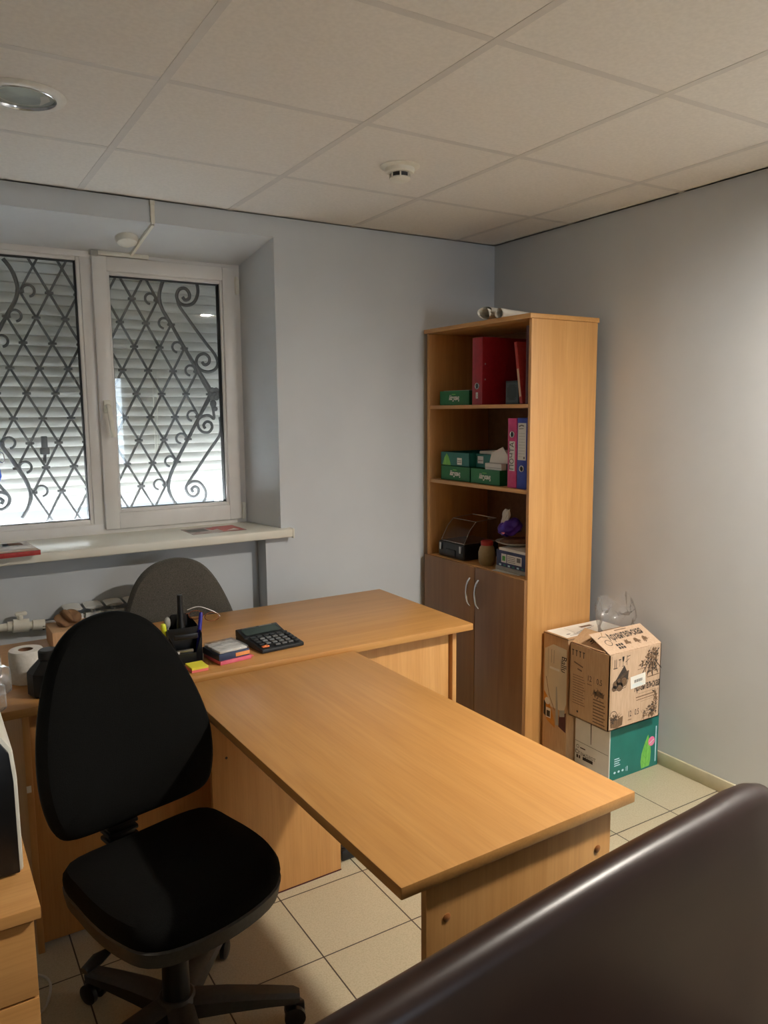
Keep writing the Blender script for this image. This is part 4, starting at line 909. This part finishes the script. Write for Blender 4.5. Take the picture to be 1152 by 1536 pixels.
for k in range(3): b.disc(F, .034 + .024 * k, .032, .0065, 'cyan', .0014, ry=.005)
b.quad(F, .1, .102, .024, .042, 'cyan', .0014); b.quad(F, .107, .112, .022, .044, 'cyan', .0014)
F = face_negx(tx0, ty1, FZ)     # white printed side, u from the far end
b.poly(F, [(.088, .238), (.094, .237), (.094, .125), (.091, .125)], 'black', .0008)
b.stroke(F, [(.003, .115), (.187, .112)], .002, 'inkgrey')
b.ring(F, .018, .092, .007, .002, 'ink'); b.stroke(F, [(.032, .09), (.062, .09)], .005, 'ink'); b.text(F, 'Стандарт', .026, .062, .066, 'inkgrey'); b.ring(F, .016, .066, .008, .002, 'inkgrey')
b.quad(F, .012, .022, .04, .054, 'ink'); b.quad(F, .026, .034, .04, .054, 'ink'); b.quad(F, .048, .105, .04, .054, 'ink')
b.build('carton_body', t_, smooth=False)
b = MB()
tt = bmesh.new(); row = []
for k in range(13):
    u = k / 12; s_ = -.008 * math.sin(PI * min(1, max(0, (u - .1) / .85)))
    row.append([tt.verts.new((tx0 + .002 + u * (W_ - .004), ty0 - .0012, tz - .004 + s_)), tt.verts.new((tx0 + .002 + u * (W_ - .004), ty0 + .05, tz + .001 + s_ * .5))])
for p, q in zip(row, row[1:]): tt.faces.new((p[0], q[0], q[1], p[1]))
b.merge(tt, 'whitecard'); b.build('top_flap', t_)

# brown bottle box on it
bx0, bx1, by0, by1, bz0, bz1 = 2.306, 2.612, 2.045, 2.262, .2555, .572
t_ = thing('cardboard_box', 'open brown bottle carton with black plant drawings on the teal carton', 'box', (2.46, 2.15, .2555))
b = MB(); th = .004
b.box(bx0, bx1, by0, by1, bz0, bz0 + th, 'kraft'); b.box(bx0, bx0 + th, by0, by1, bz0, bz1, 'kraft'); b.box(bx1 - th, bx1, by0, by1, bz0, bz1, 'kraft'); b.box(bx0, bx1, by0, by0 + th, bz0, bz1, 'kraftpale'); b.box(bx0, bx1, by1 - th, by1, bz0, bz1, 'kraft')
F = face_negy(bx0, by0, bz0); W_, H_ = bx1 - bx0, bz1 - bz0
b.stroke(F, [(.012, .004), (.012, H_ - .004)], .0012, 'inkfaint'); b.stroke(F, [(.006, .004), (.006, H_ - .004)], .002, 'kraft')
# handling marks
b.quad(F, .026, .029, H_ - .055, H_ - .022, 'ink'); b.quad(F, .036, .039, H_ - .055, H_ - .022, 'ink'); b.quad(F, .021, .044, H_ - .06, H_ - .056, 'ink')
b.quad(F, .056, .058, H_ - .055, H_ - .024, 'ink'); b.quad(F, .05, .064, H_ - .028, H_ - .024, 'ink')
b.poly(F, [(.071, H_ - .016), (.083, H_ - .016), (.082, H_ - .03), (.079, H_ - .038), (.075, H_ - .038), (.072, H_ - .03)], 'black'); b.quad(F, .0762, .0778, H_ - .055, H_ - .036, 'ink'); b.quad(F, .071, .083, H_ - .057, H_ - .055, 'ink')
b.quad(F, .098, .1, H_ - .055, H_ - .014, 'ink'); b.stroke(F, [(.09, H_ - .042), (.112, H_ - .03)], .0025, 'ink'); b.stroke(F, [(.1, H_ - .02), (.118, H_ - .018)], .0025, 'ink')
# basket of mushrooms
b.poly(F, [(.025, .195), (.06, .235), (.085, .262), (.1, .236), (.112, .238), (.108, .2), (.09, .195)], 'ink')
for k in range(6): b.stroke(F, [(.04 + .01 * k, .205 + .006 * k), (.075 + .008 * k, .212 + .004 * k)], .0012, 'inkfaint', .001)
for x, y, r in ((.035, .19, .016), (.06, .178, .018), (.082, .194, .019), (.055, .2, .014), (.028, .176, .012)): b.disc(F, x, y, r, 'inkfaint', .0010); b.ring(F, x, y, r, .002, 'ink', .0014); b.ring(F, x, y, r * .55, .0012, 'ink', .0014)
b.stroke(F, [(.02, .165), (.095, .168), (.112, .205)], .002, 'ink')
# conifer sprays
sketch(b, F, .258, .278, .08, .07, 80, 1); sketch(b, F, .215, .25, .06, .045, 34, 2); sketch(b, F, .25, .225, .06, .05, 30, 6)
for a in (-2.3, -1.9, -1.5, -1.1, -.8):
    for r_ in (0, .02, .04): b.leaf(F, .25 + math.cos(a) * (.02 + r_), .272 + math.sin(a) * (.02 + r_), .03, .005, a, 'ink', .0011)
# corner sprays below
sketch(b, F, .262, .035, .075, .06, 55, 3); sketch(b, F, .285, .085, .03, .07, 24, 4); sketch(b, F, .215, .022, .03, .03, 12, 8)
# little basket
b.poly(F, [(.014, .012), (.05, .004), (.082, .012), (.086, .05), (.05, .042), (.012, .06)], 'inkfaint'); sketch(b, F, .045, .045, .06, .03, 26, 5); b.ring(F, .028, .06, .02, .0025, 'ink', .001, .2, 3.0)
for k in range(5): b.stroke(F, [(.016 + .015 * k, .012), (.02 + .014 * k, .048)], .0012, 'ink', .001)
# lettering
b.text(F, '12', .036, .125, .048, 'ink', 0, .62); b.text(F, '0,5', .036, .168, .048, 'ink', 0, .62); b.quad(F, .143, .1438, .034, .064, 'inkfaint'); b.stroke(F, [(.115, .024), (.137, .024)], .003, 'inkfaint')
b.text(F, 'Архангельская', .046, .226, .152, 'ink', 0, .46, bold=.001)
for y, x0_, x1_, w_ in ((.228, .165, .21, .0022), (.226, .21, .3, .0008), (.205, .215, .3, .001), (.186, .225, .3, .0035), (.124, .175, .28, .001), (.11, .16, .285, .004), (.098, .163, .28, .003), (.088, .19, .26, .001)): b.stroke(F, [(x0_, y), (x1_, y + .003)], w_, 'inkfaint')
# shipping label
X = F @ Matrix.Translation((.168, .182, 0)) @ Matrix.Rotation(.06, 4, 'Z'); b.quad(X, -.045, .045, -.026, .026, 'paper', .0018)
for k in range(14): b.quad(X, -.024 + .0036 * k, -.0225 + .0036 * k + .0008 * (k % 3), -.004, .008, 'inkgrey', .0022)
for k in range(3): b.quad(X, -.035, .03 - .008 * k, -.02 + .005 * k, -.0185 + .005 * k, 'cyan', .0022)
# shaded side, seen from the far end
F = face_negx(bx0, by1, bz0); SW = by1 - by0
for k in range(4): b.quad(F, .016 + .02 * k, .02 + .02 * k, H_ - .05, H_ - .025, 'ink'); b.quad(F, .012 + .02 * k, .024 + .02 * k, H_ - .028, H_ - .024, 'ink')
b.text(F, '12', .034, .112, .19, 'ink', 0, .75); b.text(F, '0,5', .034, .166, .19, 'ink', 0, .75); b.quad(F, .136, .1372, .176, .206, 'inkfaint'); b.stroke(F, [(.1, .166), (.126, .166)], .003, 'inkfaint')
sketch(b, F, .16, .14, .05, .03, 16, 12); b.poly(F, [(.14, .13), (.19, .128), (.192, .146), (.165, .152), (.145, .146)], 'inkfaint')
for k in range(12): b.quad(F, .02, .09 - .006 * (k % 3), .062 + .011 * k, .0645 + .011 * k, 'inkfaint')
for k in range(8): b.quad(F, .135, .2 - .008 * (k % 2), .014 + .0135 * k, .019 + .0135 * k, 'inkfaint')
b.stroke(F, [(.025, .24), (.075, .228)], .006, 'inkfaint'); b.stroke(F, [(.045, .215), (.07, .21)], .006, 'inkfaint'); b.disc(F, .05, .03, .005, 'ink')
bd = b.build('box_body', t_, smooth=False)
# front flap leaning inwards over the opening
ang = math.radians(26)
F = frame((bx0 + .012, by0 + .004, bz1 + .002), (1, .0, 0), (0, math.cos(ang), math.sin(ang)))
b = MB(); FL = .128; b.box(-.008, .30, 0, FL, -.004, 0, 'kraftpale', .001, F)
b.text(F, 'Архангельская', .056, .165, .088, 'ink', .02, .5, bold=.0012); b.ring(F, .042, .06, .016, .003, 'ink')
b.stroke(F, [(.01, .092), (.035, .1), (.06, .092)], .003, 'ink')
for cx_, sd_ in ((.135, 21), (.19, 22), (.24, 23)): sketch(b, F, cx_, .042, .022, .016, 7, sd_, 'inkfaint', (cx_ - .014, cx_ + .012), (.026, .055))
for r_ in range(2):
    for k in range(3): b.quad(F, .066 + .014 * k, .077 + .014 * k, .016 + .017 * r_, .029 + .017 * r_, 'ink')
for x, y in ((.135, .042), (.19, .042), (.24, .044)): b.poly(F, [(x - .016, y - .008), (x + .016, y - .008), (x + .008, y + .01), (x, y + .016), (x - .01, y + .008)], 'inkfaint', .0005)
b.stroke(F, [(.13, .118), (.2, .118)], .005, 'inkfaint')
b.build('top_flap', t_, smooth=False)
ang2 = math.radians(38)
F = frame((bx0 + .004, by1 - .004, bz1 + .002), (0, -1, 0), (math.cos(ang2), 0, math.sin(ang2)))
b = MB(); b.prism([(.004, 0), (SW - .03, 0), (.104, .083), (.012, .083)], .004, 'kraft', F); b.text(F, 'Х', .05, .105, .034, 'black', .3, .8, lift=.005); sketch(b, F @ Matrix.Translation((0, 0, .0045)), .09, .04, .03, .03, 10, 33, 'black')
b.build('side_flap', t_, smooth=False)
# heater carton behind
hx0, hx1, hy0, hy1, hz = 2.318, 2.655, 2.285, 2.432, .578
t_ = thing('heater_carton', 'tall brown carton with a printed heater picture beside the bookcase', 'carton', (2.49, 2.36, FZ))
b = MB(); b.box(hx0, hx1, hy0, hy1, FZ, hz, 'kraft', .002)
F = face_negx(hx0, hy1, FZ); HB = hz - FZ
L1 = speck('pale printed panel', rgb(206, 194, 172), rgb(216, 205, 184), 6, 0.5); L2 = speck('flame print', rgb(190, 122, 40), rgb(222, 158, 64), 14, 0.5)
b.poly(F, [(.008, HB - .33), (.008, HB - .075), (.06, HB - .045), (.14, HB - .05), (.143, HB - .29), (.13, HB - .33)], L1)
b.text(F, 'Ballu', .042, .125, HB - .12, 'black', -PI / 2, .9, lift=.0012); b.poly(F, [(.108, HB - .1), (.111, HB - .1), (.111, HB - .15), (.108, HB - .15)], 'inkgrey', .001) 
b.stroke(F, [(.03, HB - .07), (.03, HB - .2)], .0012, 'inkgrey', .001); b.stroke(F, [(.05, HB - .07), (.05, HB - .13)], .002, 'inkgrey', .001); b.stroke(F, [(.065, HB - .07), (.065, HB - .13)], .002, 'inkgrey', .001); b.quad(F, .04, .1, HB - .158, HB - .148, 'whitecard', .001)
b.poly(F, [(.008, HB - .33), (.008, HB - .265), (.03, HB - .29), (.05, HB - .33), (.075, HB - .39), (.08, HB - .42), (.03, HB - .40), (.01, HB - .37)], L2, .001); b.stroke(F, [(.02, HB - .2), (.04, HB - .28), (.075, HB - .34)], .003, 'inkfaint', .0014)
b.poly(F, [(.08, HB - .23), (.087, HB - .23), (.1, HB - .4), (.082, HB - .405)], 'smoke', .001); b.poly(F, [(.102, HB - .355), (.143, HB - .33), (.143, HB - .42), (.1, HB - .405)], 'maroon', .001); b.poly(F, [(.105, HB - .33), (.135, HB - .32), (.135, HB - .35), (.105, HB - .36)], 'smoke', .0012)
b.poly(F, [(.008, HB - .31), (.02, HB - .32), (.022, HB - .385), (.008, HB - .375)], 'black', .0012); b.disc(F, .03, HB - .31, .016, 'whitecard', .0016); b.quad(F, .022, .052, HB - .385, HB - .34, 'whitecard', .0016); b.quad(F, .027, .048, HB - .38, HB - .352, 'ink', .002)
F = face_up(hx0, hy0, hz); b.poly(F, [(.006, .012), (.33, .012), (.33, .142), (.01, .142)], 'paper')
for k in range(5): b.stroke(F, [(.04 + .03 * k, .03 + .01 * k), (.12 + .03 * k, .035 + .012 * k)], .003, 'inkgrey', .001)
b.disc(F, .05, .05, .012, 'inkgrey', .001, ry=.005); b.stroke(F, [(.09, .05), (.1, .13)], .0015, 'inkgrey', .001); b.quad(F, .17, .24, .09, .11, 'inkfaint', .001)
b.build('carton_body', t_, smooth=False)
b = MB(); b.box(hx0 - .001, hx1, hy0 - .001, hy1 + .001, hz - .006, hz - .0045, 'ink'); b.build('lid_seam', t_, smooth=False)
# crinkled clear bag standing out of the brown box
b = MB(); tt = bmesh.new(); rnd = random.Random(11); nU, nV = 30, 16; rows = []
for v in range(nV):
    f = v / (nV - 1); row = []
    for u in range(nU):
        a = 2 * PI * u / nU; r = (.055 + .045 * math.sin(f * 2.4)) * (1 + .22 * math.sin(3 * a + 5 * f) + .12 * math.sin(7 * a - 9 * f) + rnd.uniform(-.06, .06))
        row.append(tt.verts.new((2.50 + 1.0 * r * math.cos(a) + .02 * f, 2.212 + .36 * r * math.sin(a), bz0 + .24 + .24 * f + (.03 * math.sin(2 * a + 1) if f > .8 else 0) + rnd.uniform(-.006, .006))))
    rows.append(row)
for p, q in zip(rows, rows[1:]):
    for u in range(nU): tt.faces.new((p[u], p[(u + 1) % nU], q[(u + 1) % nU], q[u]))
b.merge(tt, 'film', None, True); tag(b.build('plastic_bag', angle=180), 'crinkled clear plastic bag sticking out of the open brown box', 'bag')

# ================================================================== ON THE DESK
z = DT + .0008
# desk organiser
ho = thing('desk_organiser', 'black plastic desk organiser standing on the long desk', 'organiser', (.70, 2.37, DT), math.radians(-4))
def hexa(w, d): return [(-w, -d * .6), (-w * .55, -d), (w * .55, -d), (w, -d * .6), (w, d * .6), (w * .5, d), (-w * .5, d), (-w, d * .6)]
b = MB(); b.prism(hexa(.052, .05), .006, 'blackpl', Matrix.Translation((0, 0, .001)), .001)
b.lathe([(.014, 0), (.014, .115), (.011, .13), (.009, .20), (.009, .212), (0, .212)], 'blackpl', Matrix.Translation((-.004, .012, .001)), 16)
b.build('base', ho, world=False)
b = MB()
def wallseg(p, q, h0, h1, th=.0025):
    d = Vector((q[0] - p[0], q[1] - p[1], 0)); L_ = d.length
    F = frame((p[0], p[1], .007), d, (0, 0, 1)); b.prism([(0, 0), (L_, 0), (L_, h1), (0, h0)], th, 'blackpl', F)
H = hexa(.05, .048)
hs = [.085, .03, .03, .085, .1, .135, .135, .1]
for i in range(8): wallseg(H[i], H[(i + 1) % 8], hs[i], hs[(i + 1) % 8])
wallseg((-.05, 0), (.05, 0), .1, .1); wallseg((0, 0), (0, .047), .1, .13)
b.build('compartments', ho, world=False)
b = MB(); b.box(-.04, .035, -.052, -.046, .082, .1, 'blackpl', .003); b.build('shelf_band', ho, world=False)
def wp(x, y, zz): return local_m(ho) @ Vector((x, y, zz))
b = MB(); X = local_m(ho) @ Matrix.Translation((-.005, -.036, .028)) @ Matrix.Rotation(.3, 4, 'X'); b.box(-.028, .026, -.004, .004, -.02, .02, 'steel', .002, X); b.box(-.027, -.018, -.0048, .0048, .002, .018, 'paper', .001, X); tag(b.build('metal_sharpener'), 'small shiny metal sharpener in the front tray of the organiser', 'sharpener')
def pen(name, label, p, q, r, m, tip, cat):
    t_ = thing(name, label, cat, p); p, q = Vector(p), Vector(q); d = (q - p).normalized()
    b = MB(); b.tube([p + d * .012, p + d * .06, q - d * .006, q], [r, r, r, r * .7], m, 12); b.build('barrel', t_)
    b = MB(); b.tube([p, p + d * .0115], [r * .3, r * .85], tip, 10); b.build('tip', t_)
pen('highlighter', 'yellow highlighter clipped in the left of the organiser', wp(-.046, .02, .03), wp(-.06, .012, .125), .0085, 'hilite', 'blackpl', 'marker')
pen('pen', 'blue pen leaning out of the right of the organiser', wp(.036, -.02, .012), wp(.062, .01, .148), .0065, 'penblue', 'blackpl', 'pen')
b = MB(); b.ball(wp(-.042, .03, .122), .014, 'smoke', sub=2, squash=(.8, .6, 1.4)); b.tube([wp(-.042, .03, .03), wp(-.042, .03, .115)], .004, 'smoke', 8); tag(b.build('eraser'), 'pale grey eraser stick behind the yellow highlighter', 'eraser')
# spectacles resting on the organiser
t_ = thing('spectacles', 'folded bronze rimmed spectacles lying across the top of the organiser', 'spectacles', wp(.04, .03, .13))
g0 = wp(.022, .045, .14)
for cx_ in (.03, .085):
    b = MB(); pts = [(g0.x + cx_ + .024 * math.cos(2 * PI * k / 20), g0.y - .01 + .012 * math.sin(2 * PI * k / 20) + cx_ * .1, g0.z + .002 - cx_ * .28 + .011 * math.sin(2 * PI * k / 20)) for k in range(20)]
    b.tube(pts, .0017, 'wirered', 6, True); b.build('lens_rim', t_)
    b = MB(); tt = bmesh.new(); tt.faces.new([tt.verts.new(p) for p in pts]); b.merge(tt, 'acrylic'); b.build('lens', t_, smooth=False)
b = MB(); b.tube(smooth_path([(g0.x + .004, g0.y, g0.z + .012), (g0.x + .05, g0.y + .02, g0.z + .012), (g0.x + .1, g0.y + .02, g0.z - .012), (g0.x + .118, g0.y + .012, g0.z - .028)], 5), .0016, 'steel', 6); b.build('temple_arm', t_)
b = MB(); b.tube([(g0.x + .006, g0.y - .01, g0.z + .004), (g0.x - .01, g0.y - .03, g0.z + .008)], .0016, 'wirered', 6); b.build('temple_arm', t_)
# sticky notes
t_ = thing('sticky_notes', 'small block of yellow and coral sticky notes at the desk edge', 'sticky notes', (.706, 2.262, DT), math.radians(2))
b = MB(); b.box(-.026, .026, -.03, .03, .001, .009, 'coral', .0005); b.build('coral_pad', t_, world=False, smooth=False)
b = MB(); b.box(-.026, .026, -.03, .03, .0092, .016, 'yellow', .0005); b.build('yellow_pad', t_, world=False, smooth=False)
# note pads under a clear box of cards
b = MB(); X = Matrix.Translation((.826, 2.318, z)) @ Matrix.Rotation(.14, 4, 'Z')
b.box(-.055, .055, -.058, .058, 0, .012, 'rose', .001, X); b.box(.045, .068, -.05, -.02, .003, .006, 'coral', 0, X)
tag(b.build('note_pad'), 'pink note pad under the navy card box', 'note pad')
t_ = thing('index_card_box', 'navy box of cards with a shiny clear lid stacked on the pink pad', 'box', (.826, 2.318, z + .012), .14)
b = MB(); b.box(-.058, .05, -.055, .06, .0125, .034, speck('navy box board', rgb(42, 56, 86), rgb(52, 66, 98), 20, 0.4), .002, Matrix.Translation((0, 0, -.012))); b.box(-.0, .05, -.0565, -.054, .014, .026, 'orange', .0005, Matrix.Translation((0, 0, -.009))); b.build('box_body', t_, world=False)
b = MB(); b.box(-.052, .044, -.05, .055, .0225, .029, 'whitecard', .001); b.build('cards', t_, world=False)
b = MB(); b.box(-.057, .049, -.054, .059, .0222, .034, 'film', .004); tag(b.build('clear_lid', t_, world=False), 'shiny clear lid')
b = MB(); X = Matrix.Translation((.9, 2.42, z)) @ Matrix.Rotation(-.2, 4, 'Z'); b.box(-.04, .035, -.02, .02, 0, .004, 'blackpl', .001, X); tag(b.build('plastic_strip'), 'thin dark plastic strip between the card box and the calculator', 'plastic strip')
# calculator
t_ = thing('calculator', 'large black desk calculator with an orange key', 'calculator', (1.005, 2.395, DT), math.radians(5))
TL = Matrix.Rotation(math.radians(4), 4, 'X')
b = MB(); b.prism([(-.1, 0), (.1, 0), (.1, .012), (.045, .014), (.03, .02), (-.0, .024), (-.1, .012)], .158, 'calc', frame((-.079, .0, .001), (0, 1, 0), (0, 0, 1)) , .003)
# tilted display head at the far end
b.prism([(.03, .012), (.1, .012), (.102, .034), (.094, .038), (.03, .021)], .158, 'calc', frame((-.079, 0, .001), (0, 1, 0), (0, 0, 1)), .002)
b.build('shell', t_, world=False)
b = MB(); F = frame((0, .062, .0312), (1, 0, 0), (0, .97, .245)); b.quad(F, -.068, .068, -.022, .02, 'lcd', .0014); b.quad(F, .005, .055, .023, .029, 'steel', .0014); b.quad(F, -.06, -.005, .024, .028, 'greykey', .0014); b.build('display', t_, world=False, smooth=False)
for r_ in range(5):
    for c_ in range(6):
        if r_ == 0 and c_ == 1: continue
        kx, ky = -.062 + .0245 * c_, -.082 + .0215 * r_
        zz = .0145 + (ky + .1) * .115
        wide = .0125 if (r_ == 0 and c_ == 0) else .009
        b = MB(); b.box(kx - .009, kx + (.016 if wide > .01 else .009), ky - .0065, ky + .0065, zz, zz + .005, 'orangekey' if (r_ == 0 and c_ == 0) else ('greykey' if 0 < c_ < 5 and r_ < 4 else 'calc'), .0015)
        k_ = b.build('key', t_, world=False)
        if r_ == 0 and c_ == 0: tag(k_, 'orange clear key')
# toilet roll, black container, carton on the left of the desk
t_ = thing('tissue_roll', 'white toilet paper roll on the left end of the desk', 'tissue roll', (.245, 2.43, DT))
F = Matrix.Translation((.248, 2.44, z)); b = MB(); b.lathe([(.021, 0), (.046, 0), (.048, .004), (.048, .092), (.046, .096), (.021, .096)], 'tissue', F, 36, False); b.build('paper', t_)
b = MB(); b.lathe([(.0208, .001), (.0208, .095), (.0195, .095), (.0195, .001)], 'brown', F, 28, False); b.build('core', t_)
t_ = thing('black_container', 'black faceted plastic container behind the black chair back', 'container', (.283, 2.30, DT))
F = Matrix.Translation((.292, 2.30, z)); b = MB(); b.lathe([(0, 0), (.055, 0), (.06, .006), (.06, .068), (.03, .098), (.024, .1), (.024, .103), (0, .103)], 'blackpl', F, 10); b.build('container_body', t_, angle=20)
b = MB(); b.lathe([(0, .1035), (.028, .1035), (.028, .122), (.024, .126), (0, .126)], 'darkpl', F, 18); b.build('container_cap', t_)
t_ = thing('small_carton', 'small brown carton on the rear left of the desk by the radiator', 'carton', (.43, 2.77, DT))
b = MB(); b.box(.358, .53, 2.70, 2.845, z, z + .062, 'kraft', .002); b.stroke(face_negy(.358, 2.70, z), [(.02, .02), (.09, .02)], .004, 'inkfaint'); b.build('carton_body', t_, smooth=False)
b = MB(); b.ball((.42, 2.775, z + .088), .034, 'crumple', noise=.34, seed=16, squash=(1.2, 1, .8), sub=4); tag(b.build('wrapping_paper'), 'crumpled brown paper on top of the small carton', 'paper')
b = MB(); b.quad(face_negy(.205, DYF + .034, .5), 0, .012, .0, .02, 'paper', .001); o_ = b.build('paper_tag', dk, smooth=False); tag(o_, 'small white tag on the end panel')

# things on the floor
t_ = thing('power_strip', 'black power strip on the floor behind the crosswise table panel', 'power strip', (1.22, 2.22, FZ))
b = MB(); b.box(1.155, 1.235, 2.172, 2.222, FZ + .001, FZ + .04, 'blackpl', .006); b.build('strip_body', t_)
b = MB()
for xx in (1.175, 1.205): b.lathe([(0, 0), (.014, 0), (.014, .003), (.01, .004), (0, .002)], 'darkpl', Matrix.Translation((xx, 2.197, FZ + .04)), 16)
b.build('sockets', t_)
b = MB(); b.tube(smooth_path([(.145, 2.06, FZ + .004), (.175, 2.0, FZ + .004), (.2, 2.03, FZ + .004), (.215, 2.1, FZ + .004), (.19, 2.15, FZ + .004), (.12, 2.2, FZ + .004)], 8), .0035, 'cable', 8); tag(b.build('cable'), 'thin white cable curled on the floor beside the drawer pedestal', 'cable')

# ================================================================== LIGHT
def area(name, loc, tgt, size, power, col, shape='DISK', sy=None):
    l = bpy.data.lights.new(name, 'AREA'); l.energy = power; l.color = col; l.shape = shape; l.size = size
    if sy: l.size_y = sy
    o = bpy.data.objects.new(name, l); C.objects.link(o); o.location = loc
    o.rotation_euler = (Vector(tgt) - Vector(loc)).to_track_quat('-Z', 'Y').to_euler(); return o
WARM = (1.0, 0.86, 0.70)
area('door_daylight', ((DX0 + DX1) / 2, YB - .16, 1.45), ((DX0 + DX1) / 2, 3, 1.45), .42, 11, (.76, .86, 1.0), 'RECTANGLE', 1.1)
area('outside_daylight', (.69, 4.5, 1.35), (.69, 3.75, 1.0), 1.4, 210, (.88, .94, 1.0), 'RECTANGLE', .6)
wd = bpy.data.worlds.new('World'); scene.world = wd; wd.use_nodes = True
bg = wd.node_tree.nodes['Background']; bg.inputs['Color'].default_value = (.75, .85, 1, 1); bg.inputs['Strength'].default_value = .6

# ================================================================== CAMERA
PIT, YAW, ROL, FOC = -0.1312, -0.5512, 0.008, 1152.9
cy_, sy_ = math.cos(YAW), math.sin(YAW); cp, sp = math.cos(PIT), math.sin(PIT); cr_, sr = math.cos(ROL), math.sin(ROL)
Rz = Matrix(((cy_, -sy_, 0), (sy_, cy_, 0), (0, 0, 1))); Rx = Matrix(((1, 0, 0), (0, cp, -sp), (0, sp, cp))); Ry = Matrix(((cr_, 0, sr), (0, 1, 0), (-sr, 0, cr_)))
R3 = Rz @ Rx @ Ry
cm = bpy.data.cameras.new('camera'); co = bpy.data.objects.new('camera', cm); C.objects.link(co)
mw = Matrix((R3.col[0], R3.col[2], -R3.col[1])).transposed().to_4x4(); mw.translation = Vector((0, 0, 1.545)); co.matrix_world = mw
cm.sensor_fit = 'HORIZONTAL'; cm.sensor_width = 36; cm.lens = 36 * FOC / 1152; cm.clip_start = .02
scene.camera = co
scene.view_settings.view_transform = 'Standard'; scene.view_settings.look = 'None'; scene.view_settings.gamma = 1; scene.view_settings.exposure = 1.32
scene.view_settings.use_curve_mapping = False
scene.cycles.use_denoising = True; scene.cycles.max_bounces = 10; scene.cycles.transparent_max_bounces = 16; scene.cycles.diffuse_bounces = 6
scene.cycles.caustics_reflective = False; scene.cycles.caustics_refractive = False; scene.cycles.sample_clamp_indirect = 4
